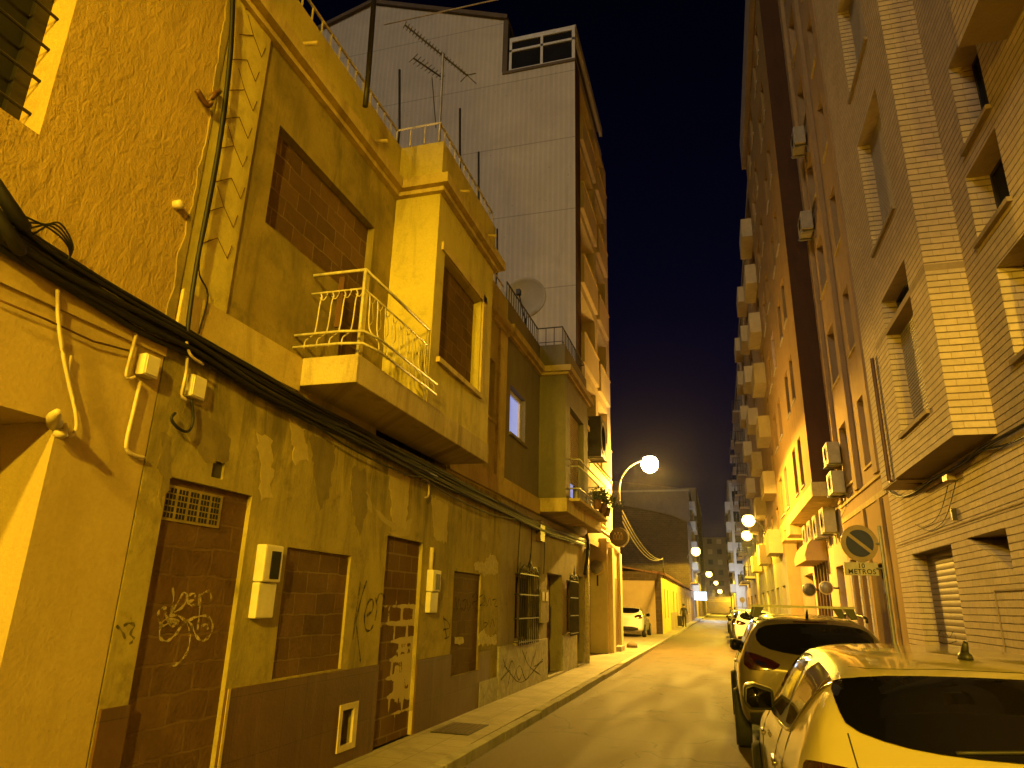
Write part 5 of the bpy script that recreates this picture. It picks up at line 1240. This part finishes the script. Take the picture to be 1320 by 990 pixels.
m = MB(); c = on_x(70, 540, XL + .08); m.tube([c + Vector((-.05, .05, -.01)), c + Vector((.02, -.02, 0)), c + Vector((.16, -.12, .0))], [.045, .04, .02], 10); m.build('arm', 'pvc', t, smooth=True)
m = MB(); m.lathe(c + Vector((0, .06, -.08)), [(.02, -.02), (.04, 0), (.03, .03)], 'z', 10); m.build('socket', 'pvc', t, smooth=True)
m = MB(); m.tube([on_x(-8, 384, XL + .035), on_x(60, 412, XL + .035), on_x(120, 440, XL + .035), on_x(166, 452, XL + .035)], .007, 5); one('thin_wire', 'thin dark wire tacked along the ochre band under the main cables', 'wire', m, 'wood')
# meter boxes
def meter(label, y0, y1, z0, z1, open_):
    t = thing('meter_box', label, 'meter box', (XL, (y0 + y1) / 2, z0))
    zm = z0 + (z1 - z0) * .48
    B(XL + .003, y0, z0, XL + .075, y1, zm).build('lower_cover', 'plastic', t, bevel=.012)
    B(XL + .003, y0 - .005, zm + .004, XL + .10, y1 + .005, z1).build('upper_cover', 'plastic', t, bevel=.015)
    yw = y0 + (y1 - y0) * .55
    B(XL + .098, yw - .05, zm + .03, XL + .104, y1 - .03, z1 - .05).build('meter_window', 'void' if open_ else 'acdark', t)
    return t
meter('cream electricity meter box with a broken black window beside the first bricked door', 5.02, 5.26, 1.50, 2.09, True)
meter('narrow cream meter box between two bricked openings further along the dirty wall', 8.64, 8.90, 1.52, 2.06, False)
m = MB(); m.tube([(XL + .02, 8.72, 2.06), (XL + .02, 8.72, 2.35)], .03, 8); one('conduit_stub', 'pale conduit rising from the far meter box', 'conduit', m, 'pvc')
m = MB()
p = on_x(549, 612, XL + .05); m.tube(catmull([p + Vector((0, 0, .12)), p, p + Vector((.01, .08, -.1)), p + Vector((0, .12, -.25)), p + Vector((0, .02, -.3))], 6), .013, 6); m.box(XL, p.y - .05, p.z - .08, XL + .06, p.y + .1, p.z + .06)
one('cable_clamp', 'rusty cable clamp with a curled end below the bay slab', 'clamp', m, 'pvc')
# wires dropping to the grey house doors and windows
for lab, pts in (('thin wire dropping straight to the first window grille', [(671, 668), (669, 700), (667, 738)]), ('wavy wire dropping to the right of the first window grille', [(686, 668), (685, 700), (684, 720), (682, 738)]), ('wire dropping beside the first grey house door', [(702, 676), (702, 705), (701, 740)])):
    m = MB(); m.tube(catmull([on_x(x, y, XL + .03) for x, y in pts], 5), .009, 5); one('drop_wire', lab, 'wire', m, 'black')
m = MB(); c = on_x(697, 683, XL + .04); m.box(XL, c.y - .25, c.z - .25, XL + .1, c.y + .15, c.z + .18); one('terminal_box', 'small rusty terminal box under the cables of the grey house', 'junction box', m, 'wood', None, None, False)
m = MB(); c = on_x(748, 683, XL + .3); m.lathe(c, [(.05, -.35), (.13, -.3), (.15, .2), (.09, .35)], 'y', 12); one('wall_floodlight', 'unlit white floodlight on the corner of the grey house', 'lamp', m, 'white_paint')
m = MB(); m.tube([(XL + .02, 20.15, .12), (XL + .02, 20.15, 3.2)], .09, 10); one('downpipe', 'cream downpipe at the far end of the grey house', 'pipe', m, 'white_iron')
m = MB(); m.tube(catmull([on_x(755, 684, XL + .1), on_x(758, 700, XL + .1), on_x(757, 718, XL + .1), on_x(754, 740, XL + .1)], 5), .05, 7); one('cable_drop', 'twisted black cable drop beside the cream downpipe', 'cable', m, 'black')
m = MB(); c = on_x(691, 775, XL); 
t = thing('gas_meter_cabinet', 'pale meter cabinet with two small dials between door and grille', 'meter box', (XL, 14.9, 1.4))
B(XL + .003, 14.55, 1.28, XL + .09, 15.25, 1.95).build('cabinet', 'grey_low', t)
for y in (14.72, 15.05): B(XL + .088, y - .1, 1.72, XL + .1, y + .1, 1.9).build('dial', 'pvc', t)
def sconvex(name, label, cat, c, r, axis='y', mat='galv', rim='pvc'):
    t = thing(name, label, cat, c)
    m = MB(); m.lathe(c, [(r * .3, .10), (r * .75, .07), (r, .0), (r * .97, -.03), (r * .7, -.10), (r * .35, -.135), (.01, -.145)], axis, 24); m.build('dome', mat, t, smooth=True)
    m = MB(); m.lathe(c, [(r * .97, -.05), (r * 1.05, -.04), (r * 1.05, .03), (r * .97, .04)], axis, 24); m.build('rim', rim, t, smooth=True)
    return t
c = on_y(769, 731, 24.2); t = sconvex('convex_mirror', 'round dome mirror with its stem hanging in the tower porch', 'mirror', c, .26, 'y', 'galv', 'trim')
m = MB(); m.tube([c + Vector((.02, .05, -.25)), c + Vector((.02, .05, -.62))], .03, 8); m.tube([c + Vector((0, .05, 0)), c + Vector((0, .2, 0))], .02, 8); m.build('stem', 'iron', t)
# plants and washing on the grey house balcony
for i, (y, s) in enumerate(((16.9, .35), (17.7, .42), (18.4, .5))):
    t = thing('potted_plant', ('small', 'middle', 'bushy')[i] + ' potted plant on the railing of the grey house balcony, ' + ('nearest the camera', 'between two others', 'at the far end')[i], 'plant', (XB + .2, y, 3.95), 'balcony plants')
    m = MB(); m.lathe((XB + .3, y, 3.92), [(.08, 0), (.12, .2), (.13, .22)], 'z', 12); m.build('pot', 'rooftile', t)
    m = MB(); r2 = random.Random(i)
    for k in range(160):
        d = Vector((r2.gauss(0, 1), r2.gauss(0, 1), abs(r2.gauss(0, .9)))).normalized() * s * r2.uniform(.3, 1); p = Vector((XB + .3, y, 4.15)) + d
        a = Vector((r2.gauss(0, 1), r2.gauss(0, 1), r2.gauss(0, 1))).normalized() * .06; b_ = Vector((r2.gauss(0, 1), r2.gauss(0, 1), r2.gauss(0, 1))).normalized() * .03
        m.face(p - a, p + b_, p + a, p - b_)
    m.build('foliage', 'leaf', t)
# roof aerials
def yagi(m, c, d, L, n, w):
    d = Vector(d).normalized(); e = Vector((0, 0, 1)).cross(d).normalized(); a = Vector(c) - d * L / 2
    m.tube([a, a + d * L], .014, 5)
    for k in range(n):
        p = a + d * L * k / (n - 1); ww = w * (1 - .5 * k / n); m.tube([p - e * ww, p + e * ww], .006, 4)
t = thing('tv_aerial', 'long toothed tv aerial on a tall mast above the derelict house parapet', 'aerial', (-4.4, 7.3, 6.8))
base = on_y(567, 200, 7.6); topp = on_y(571, 72, 7.6)
m = MB(); m.tube([(base.x, 7.6, 6.7), topp + Vector((0, 0, .05))], .02, 7); m.build('mast', 'galv', t)
m = MB(); a, b_ = on_y(522, 32, 7.2), on_y(602, 97, 7.9); yagi(m, (a + b_) / 2, b_ - a, (b_ - a).length, 22, .07)
e = (b_ - a).normalized(); m.tube([b_ + Vector((-.12, 0, .12)), b_, b_ + Vector((.1, .1, .1))], .01, 4); m.tube([b_ + Vector((-.1, 0, -.1)), b_, b_ + Vector((.12, .1, -.1))], .01, 4); m.build('antenna', 'acdark', t)
m = MB(); a, b_ = on_y(533, 75, 7.3), on_y(570, 100, 7.75); yagi(m, (a + b_) / 2, b_ - a, (b_ - a).length, 9, .11); m.tube([on_y(557, 100, 7.6), on_y(562, 165, 7.6)], .008, 5); m.build('antenna', 'acdark', t)
for lab, x, y0_, y1_, Y in (('tall bare mast nearest the camera on the left roof', 478, 0, 106, 5.4), ('thin bare pole left of the tv aerial', 515, 90, 165, 7.4), ('slim pole right of the tv aerial behind the bay railing', 593, 140, 222, 8.4), ('short pole further right behind the bay railing', 617, 196, 268, 9.2), ('low pole beside the end of the derelict roof', 641, 295, 330, 11.5)):
    a, b_ = on_y(x - 4 if Y < 6 else x, y1_, Y), on_y(x + (4 if Y < 6 else 0), y0_, Y)
    m = MB(); m.tube([(a.x, Y, 6.75), a, b_], .018 if Y > 6 else .03, 7); one('roof_pole', lab, 'pole', m, 'iron', (a.x, Y, 6.75))
c = on_y(676, 384, 15.0)
t = thing('satellite_dish', 'round pale satellite dish behind the grey house roof railing', 'satellite dish', (c.x, 15, 6.9))
m = MB(); m.lathe(c, [(.005, .125), (.3, .09), (.5, .02), (.55, -.02), (.56, .0), (.5, .05), (.3, .12), (.005, .155)], 'y', 28); m.build('reflector', 'far_white', t, smooth=True)
m = MB(); m.tube([c + Vector((0, .15, -.1)), (c.x, 15.15, 6.85)], .03, 8); m.tube([c + Vector((0, 0, -.5)), c + Vector((0, -.5, -.1))], .015, 6); m.box(c.x - .05, c.y - .58, c.z - .15, c.x + .05, c.y - .46, c.z - .02); m.build('mount', 'iron', t)
# air conditioners
def aircon(label, c, face, w=.82, h=.60, d=.32, group=None, bm='ac'):
    """body outward along +/-x; c = centre of the wall side"""
    t = thing('air_conditioner', label, 'air conditioner', c, group); x, y, z = c; s = face
    xs = sorted((x + s * .06, x + s * (.06 + d)))
    B(xs[0], y - w / 2, z - h / 2, xs[1], y + w / 2, z + h / 2).build('body', bm, t, bevel=.015)
    xf = x + s * (.06 + d)
    m = MB(); m.lathe((xf + s * .004, y - .1, z), [(h * .40, -.004), (h * .40, .004), (.01, .004)], 'x', 24); m.build('fan_grille', 'acdark', t)
    m = MB()
    for k in range(5): m.lathe((xf + s * .012, y - .1, z), [(h * .08 * (k + 1) - .006, -.004), (h * .08 * (k + 1), .004)], 'x', 24)
    m.build('fan_guard', 'ac', t)
    for yy in (y - w * .33, y + w * .33):
        m = MB(); m.box(min(x, xf + s * .05), yy - .02, z - h / 2 - .045, max(x, xf + s * .05), yy + .02, z - h / 2 - .004); m.box(min(x, x + s * .03), yy - .02, z - h / 2 - .3, max(x, x + s * .03), yy + .02, z - h / 2 - .045); m.build('bracket', 'galv', t)
    return t
aircon('air conditioner in a grey cage on the tower above the bay end', (TX, 22.3, 6.95), 1, 1.1, 1.35, .5, None, 'acdark')
aircon('upper one of two stacked air conditioners on the tan block', (XR - .02, 21.35, 5.98), -1, .85, .62, .34, 'air conditioners on the tan block')
aircon('lower one of two stacked air conditioners on the tan block', (XR - .02, 21.2, 5.12), -1, .85, .62, .34, 'air conditioners on the tan block')
aircon('high air conditioner on the tan block near the roof', (XR - .02, 20.6, 16.2), -1, .85, .62, .34)
aircon('air conditioner two floors below the highest one on the tan block', (XR - .02, 21.1, 13.4), -1, .85, .62, .34)
for k, y in enumerate((23.4, 25.2, 26.8, 28.4)):
    aircon(('first and nearest', 'second', 'third', 'last and farthest')[k] + ' of four air conditioners under the dark flanked overhang', (XR - .02, y, 4.32), -1, .9, .75, .36, 'air conditioners under the overhang')
# ------------------------------------------------------------------ signs
SGC = Vector((-3.30, 24.4, 3.94))
t = thing('shop_sign', 'round maroon hanging sign with a tan three figure emblem on the tower pier', 'sign', SGC)
m = MB(); m.lathe(SGC, [(.01, -.06), (.30, -.06), (.315, -.04), (.315, .06), (.01, .06)], 'y', 36); m.build('disc', 'sign_brown', t)
m = MB(); m.lathe(SGC + Vector((.02, .10, -.01)), [(.25, -.03), (.335, -.03), (.335, .03), (.25, .03)], 'y', 36); m.build('rim', 'white_iron', t, smooth=True)
m = MB()
for k in range(3):
    x = SGC.x - .11 + .11 * k; z = SGC.z; y = SGC.y - .064
    m.lathe((x, y, z + .11 + (.02 if k == 1 else 0)), [(.01, -.004), (.028, -.003), (.028, .003), (.01, .004)], 'y', 10)
    for st in ([(x - .045, z + .06), (x - .05, z - .02), (x - .035, z - .11)], [(x + .045, z + .06), (x + .05, z - .02), (x + .035, z - .11)], [(x - .045, z + .06), (x, z + .085), (x + .045, z + .06)], [(x, z + .05), (x, z - .12)]):
        m.tube(catmull([(p[0], y, p[1]) for p in st], 4), .008, 5)
m.build('emblem', 'emblem', t)
for dz in (.2, -.2): m = MB(); m.tube([(-3.72, 24.42, SGC.z + dz), (SGC.x - .2, 24.4, SGC.z + dz)], .015, 6); m.build('bracket', 'iron', t)
# no parking sign
PX, PY = 2.52, 12.4
t = thing('no_parking_sign', 'round no parking sign with a small distance plate on a pole at the right kerb', 'road sign', (PX, PY, .12))
m = MB(); m.tube([(PX, PY, .12), (PX, PY, 3.0)], .03, 10); m.build('pole', 'galv', t)
sc_ = Vector((PX - .32, PY - .02, 2.72)); ang = math.radians(12)
def disc(c, r0, r1, y0, y1, n=40):
    m = MB(); m.lathe((0, 0, 0), [(r0, y0), (r1, y0), (r1, y1), (r0, y1)] if r0 > .02 else [(r0, y0), (r1, y0), (r1, y1), (r0, y1)], 'y', n)
    m.v = [tuple(Matrix.Rotation(ang, 3, 'Z') @ Vector(v) + c) for v in m.v]; return m
R0 = .29
fd = disc(sc_, .01, R0, -.01, .012).build('sign_face', 'sign_red', t)
disc(sc_, .01, R0 * .74, -.016, -.0105).build('blue_field', 'sign_blue', fd)
m = MB(); m.box(-R0 * .78, -.021, -.026, R0 * .78, -.0165, .026); q = Matrix.Rotation(ang, 3, 'Z') @ Matrix.Rotation(math.radians(40), 3, 'Y'); m.v = [tuple(q @ Vector(v) + sc_) for v in m.v]; m.build('slash', 'sign_red', fd)
m = MB(); m.tube([(PX, PY, 2.72), sc_ + Vector((.25, .03, 0))], .018, 6); m.build('bracket', 'galv', t)
m = MB(); m.tube([(PX, PY, 2.33), sc_ + Vector((.2, .03, -.39))], .015, 6); m.build('bracket', 'galv', t)
pc = sc_ + Vector((-.02, -.01, -.40))
m = MB(); m.box(-.26, -.008, -.10, .26, .008, .10); m.v = [tuple(Matrix.Rotation(ang, 3, 'Z') @ Vector(v) + pc) for v in m.v]; pl = m.build('distance_plate', 'plate_white', t, bevel=.004)
def text(par, s, size, loc, rot, mat, name='lettering'):
    cu = bpy.data.curves.new('t', 'FONT'); cu.body = s; cu.size = size; cu.align_x = 'CENTER'; cu.align_y = 'CENTER'; cu.extrude = .002; cu.offset = .0012; cu.space_character = 1.12
    o = bpy.data.objects.new('t', cu); COL.objects.link(o); me = evaluated(o); bpy.data.objects.remove(o)
    me.materials.clear(); me.materials.append(MT[mat]); me.name = name
    o = bpy.data.objects.new(name, me); COL.objects.link(o); o.parent = par
    o.location = Vector(loc) - wloc(par); o.rotation_euler = rot; return o
for s, dz in (('10', .045), ('METROS', -.045)):
    text(pl, s, .105, pc + Matrix.Rotation(ang, 3, 'Z') @ Vector((0, -.0105, dz)), (PI / 2, 0, ang), 'trimblack')
m = MB(); c = Vector((XR - .25, 22.9, 2.35))
t = sconvex('convex_mirror', 'round convex traffic mirror on the right wall before the shop awning', 'mirror', Vector((3.2, 24.3, 2.35)), .2, 'y', 'galv', 'pvc')
m = MB(); m.tube([(3.2, 24.4, 2.35), (3.6, 24.4, 2.35)], .03, 6); m.build('bracket', 'iron', t)
t = sconvex('convex_mirror', 'darker round mirror half hidden under the rounded shop awning', 'mirror', Vector((3.0, 27.0, 2.35)), .22, 'y', 'acdark', 'galv')
m = MB(); m.tube([(3.0, 27.1, 2.35), (3.6, 27.1, 2.35)], .03, 6); m.build('bracket', 'iron', t)
# right wall cables
def wire(name, label, pts, plane, r, mat='black'):
    m = MB(); m.tube(catmull([on_x(x, y, plane) for x, y in pts], 6), r, 6); return one(name, label, 'cable', m, mat)
wire('wall_cable', 'black cable running along the pale brick wall under the bay', [(1345, 530), (1320, 547), (1262, 580), (1240, 598), (1203, 617), (1180, 634), (1160, 640), (1146, 632), (1136, 616)], XR - .05, .022)
wire('wall_cable', 'second thinner cable beneath the main one on the brick wall', [(1340, 553), (1300, 572), (1258, 583), (1235, 598)], XR - .04, .014)
wire('dangling_wire', 'thin wire looping down the brick wall above the garage shutter', [(1232, 622), (1222, 660), (1212, 676), (1196, 684), (1180, 676)], XR - .03, .007)
wire('dangling_wire', 'another thin wire looping beside the first above the shutter', [(1222, 626), (1214, 655), (1204, 672), (1188, 680)], XR - .03, .006)
wire('drooping_wire', 'wire drooping under the stacked air conditioners', [(1104, 618), (1100, 630), (1092, 650), (1084, 668)], XR - .03, .008)
m = MB(); c = on_x(1223, 616, XR - .06); m.box(XR - .12, c.y - .12, c.z - .05, XR + .0, c.y + .12, c.z + .05); one('conduit_box', 'small pale box under the brick bay', 'junction box', m, 'pvc', None, None, False)
m = MB(); c = on_x(1229, 663, XR - .04); m.box(XR - .07, c.y - .03, c.z - .09, XR, c.y + .03, c.z + .09); one('wall_hook', 'small dark fitting on the brick above the garage shutter', 'fitting', m, 'iron', None, None, False)
# overhead wires
m = MB()
for k in range(3):
    a, b_ = Vector((-3.5, 27.7, 5.2 + k * .25)), Vector((-3.6, 46, 4.1 + k * .1))
    a = Vector((-3.6, 27.9, 5.3 - k * .22)); b_ = Vector((-3.2, 43.1, 4.35 + k * .04))
    m.tube([a.lerp(b_, t_ / 12) - Vector((0, 0, (1.0 + .12 * k) * 4 * (t_ / 12) * (1 - t_ / 12) * .55)) for t_ in range(13)], .017, 6)
one('overhead_cable', 'grey overhead cables drooping from the tower to the low yellow house', 'cable', m, 'wire_grey')
m = MB(); m.tube([(-3.2, 43.05, 3.3), (-3.2, 43.05, 4.5)], .03, 6); one('cable_post', 'short post catching the overhead cables on the low yellow house', 'pole', m, 'iron')
a, b_ = on_y(548, 20, 14), on_y(700, -14, 14)
m = MB(); m.tube([a + (b_ - a) * k / 8 for k in range(-3, 14)], .02, 5); one('overhead_wire', 'single pale wire crossing in front of the tower gable', 'cable', m, 'pvc')
m = MB(); m.tube(catmull([(-3.6, 20.9, 4.0), (-3.62, 24, 3.95), (-3.58, 27.85, 3.9)], 5), .05, 6); one('cable_duct', 'yellow lit cable duct along the tower above the porch', 'cable', m, 'pvc')
# drain and manhole on the pavement
t = thing('drain_cover', 'rectangular dark drain cover in the left pavement', 'drain cover', (-3.35, 9.3, .12))
B(-3.55, 8.7, .121, -3.05, 9.5, .128).build('plate', 'iron', t)
m = MB()
for k in range(7): m.box(-3.5 + k * .065, 8.75, .1285, -3.48 + k * .065, 9.45, .132)
m.build('bar', 'wood', t)
m = MB(); m.box(-2.85, 20.8, .117, -2.73, 25.5, .124)
struct(m.build('kerb_marking', 'white_iron'))
m = MB(); m.lathe((-3.4, 28.3, .12), [(.22, 0), (.2, .12), (.1, .2), (.01, .22)], 'z', 12); one('stone_stump', 'low worn stone stump at the tower corner', 'stone', m, 'far_dark', (-3.4, 28.3, .12))
# shop light at the crossing
t = thing('lit_shopfront_sign', 'bluish white lit shop panel beside the crossing on the left', 'sign', (-3.55, 105.1, 3))
B(-3.6, 104.85, 2.6, -1.9, 105.05, 3.7).build('panel', 'lit_white', t); B(-3.64, 105.05, 2.55, -1.86, 105.18, 3.75).build('frame', 'iron', t)
m = MB(); m.tube([(2.6, 104.0, .12), (2.6, 104.0, 2.6)], .04, 8); m2 = m
t = thing('road_sign', 'small round road sign at the far crossing on the right', 'road sign', (2.3, 90, .12))
MB().tube([(2.45, 90, .12), (2.45, 90, 2.9)], .04, 8).build('pole', 'galv', t)
MB().lathe((2.45, 89.93, 2.6), [(.01, -.02), (.32, -.02), (.32, .02), (.01, .02)], 'y', 24).build('sign_face', 'sign_red', t)

# ------------------------------------------------------------------ street lamps
def street_lamp(label, wall, head, bowl='lamp_sodium', r=.26, name='street_lamp'):
    wall, head = Vector(wall), Vector(head)
    t = thing(name, label, 'street lamp', wall, 'wall mounted street lamps')
    d = head - wall; flat = Vector((d.x, d.y, 0))
    pts = catmull([wall, wall + Vector((0, 0, d.z * .45)) + flat * .08, wall + Vector((0, 0, d.z * .85)) + flat * .35, head + Vector((0, 0, .16)) - flat * .2, head + Vector((0, 0, .18))], 7)
    MB().tube(pts, .035, 8).build('arm', 'galv', t, smooth=True)
    m = MB(); m.lathe(head, [(.04, r * .72 + .06), (r * .32, r * .70 + .03), (r * .62, r * .62), (r * .6, r * .58)], 'z', 24); m.build('hood', 'galv', t, smooth=True)
    m = MB(); m.lathe(head, [(r * math.sin(a), r * math.cos(a)) for a in [PI * (.2 + .8 * k / 14) for k in range(14)]] + [(.01, -r)], 'z', 24); b = m.build('bowl', bowl, t, smooth=True)
    m = MB(); m.box(wall.x - .06, wall.y - .06, wall.z - .25, wall.x + .06, wall.y + .06, wall.z + .1); m.build('wall_plate', 'iron', t)
    return t
def plight(name, loc, power, color=(1, .62, .16), r=.16, tilt=None):
    l = bpy.data.lights.new(name, 'SPOT' if tilt is not None else 'POINT'); l.energy = power; l.color = color; l.shadow_soft_size = r
    if tilt is not None: l.spot_size = math.radians(180); l.spot_blend = .1     # the hood cuts the light off near the horizontal
    o = bpy.data.objects.new(name, l); COL.objects.link(o); o.location = loc
    if tilt is not None: o.rotation_euler = (0, math.radians(tilt), 0)
    return o
SOD = (1.0, .61, .022); SOM = (1.0, .54, .06)
street_lamp('nearest lit street lamp glaring white on a curved arm from the tower', (-3.7, 27.7, 5.9), (-2.5, 28.6, 7.30), 'lamp_main', .36); plight('lamp_main', (-2.5, 28.6, 6.85), POW_MAIN, SOM, .16, -10); plight('lamp_main_spill', (-2.5, 28.6, 6.84), POW_MAIN * .26, SOM)  # bowl drawn oversize, its glare put into the shape
far = [((897, 712), -2.35, 'second lit street lamp up the left side, over the old brick house'), ((914, 741), -2.3, 'third lit lamp along the left side of the street'), ((923, 752), None, 'fourth lit lamp along the left side, small and distant'), ((928, 763), None, 'fifth and farthest lit lamp on the left side'),
       ((965, 673), 2.0, 'nearest lit lamp on the right side, above the balcony block'), ((963, 692), 2.25, 'second lit lamp on the right side just below the nearest one'), ((947, 757), None, 'third lit lamp on the right side, far away'), ((945, 765), None, 'lowest and farthest lit lamp on the right side')]
for i, ((px, py), x, lab) in enumerate(far):
    p = on_x(px, py, x) if x is not None else on_z(px, py, 7.2)
    if p.y > 190: p = on_y(px, py, 150 + i * 8)
    if i == 1: p = on_y(px, py, 120)
    side = -1 if i < 4 else 1
    wx = {0: -3.3, 1: -3.7}.get(i, p.x + side * 1.2)
    street_lamp(lab, (wx if side < 0 else max(p.x + .7, 2.9), p.y - .3, p.z - .8), (p.x, p.y, p.z + .1), 'lamp_sodium', .40 if p.y < 70 else .5)  # far bowls enlarged to imitate their glare
    plight('lamp_far', (p.x, p.y, p.z - .7), POW_FAR * (1 if p.y < 100 else 1.3), (1.0, .63, .03), .16, 0)
# lamp behind the camera whose light falls on the near walls
street_lamp('lit street lamp on the right wall behind the viewpoint', (3.55, BACK[1] + .2, 6.6), BACK, 'lamp_sodium', .26)
plight('lamp_back', (BACK[0], BACK[1], BACK[2] - .42), POW_BACK, SOD, .16, 8); plight('lamp_back_spill', (BACK[0], BACK[1], BACK[2] - .43), POW_BACK * .22, SOD)
street_lamp('lit street lamp on the left wall behind the viewpoint', (-3.66, -6.8, 5.9), (-2.4, -6.6, 7.2), 'lamp_sodium', .26)
plight('lamp_back', (-2.4, -6.6, 6.75), POW_BACK2, (1, .60, .03), .16, -8); plight('lamp_back_spill', (-2.4, -6.6, 6.74), POW_BACK2 * .35, (1, .58, .045))
plight('shop_light', (-.8, 101, 3.6), POW_SHOP, (.86, .9, 1.0), .3)
if HAZE:  # added haze volume, stands in for the glare round the lamps
    t = NT('glow_haze'); t.t.nodes.remove(t.b)
    vol = t.n('VolumePrincipled', {'Color': (.85, .85, .9, 1), 'Density': HAZE, 'Anisotropy': .88})
    t.t.links.new(vol.outputs[0], t.out.inputs['Volume'])
    m = MB(); m.box(-62, -62, -1.1, 62, 262, 32); o = m.build('haze', t.m); o['kind'] = 'stuff'; o['label'] = 'thin haze added to give the street lamps a glow'
# ------------------------------------------------------------------ night sky and an added weak sun lamp filling the tower flank
w = bpy.data.worlds.new('World'); SC.world = w; w.use_nodes = True
nt = w.node_tree; bg = nt.nodes['Background']
tc = nt.nodes.new('ShaderNodeTexCoord'); sp = nt.nodes.new('ShaderNodeSeparateXYZ'); nt.links.new(tc.outputs['Generated'], sp.inputs[0])
cr = nt.nodes.new('ShaderNodeValToRGB'); nt.links.new(sp.outputs[2], cr.inputs[0])
e = cr.color_ramp.elements; e[0].position = 0.0; e[0].color = (.005, .0040, .014, 1); e[1].position = .75; e[1].color = (.0002, .0003, .0021, 1)
k = e.new(.28); k.color = (.0022, .0016, .0085, 1); k = e.new(.45); k.color = (.0008, .0008, .0055, 1)
nt.links.new(cr.outputs[0], bg.inputs[0]); bg.inputs[1].default_value = 1.0
s = bpy.data.lights.new('fill_sun', 'SUN'); s.energy = FILL_POW; s.angle = math.radians(12); s.color = (1.0, .78, .53)
so = bpy.data.objects.new('fill_sun', s); COL.objects.link(so)
so.rotation_euler = Vector(FILL_DIR).to_track_quat('-Z', 'Y').to_euler()
SC.view_settings.view_transform = 'Standard'; SC.view_settings.look = 'None'; SC.view_settings.gamma = 1.0; SC.view_settings.use_curve_mapping = False
SC.view_settings.exposure = 0.12
SC.render.engine = 'CYCLES'
SC.cycles.use_denoising = True; SC.cycles.max_bounces = 6; SC.cycles.diffuse_bounces = 3; SC.cycles.glossy_bounces = 3
SC.cycles.sample_clamp_indirect = 4.0; SC.cycles.caustics_reflective = False; SC.cycles.caustics_refractive = False
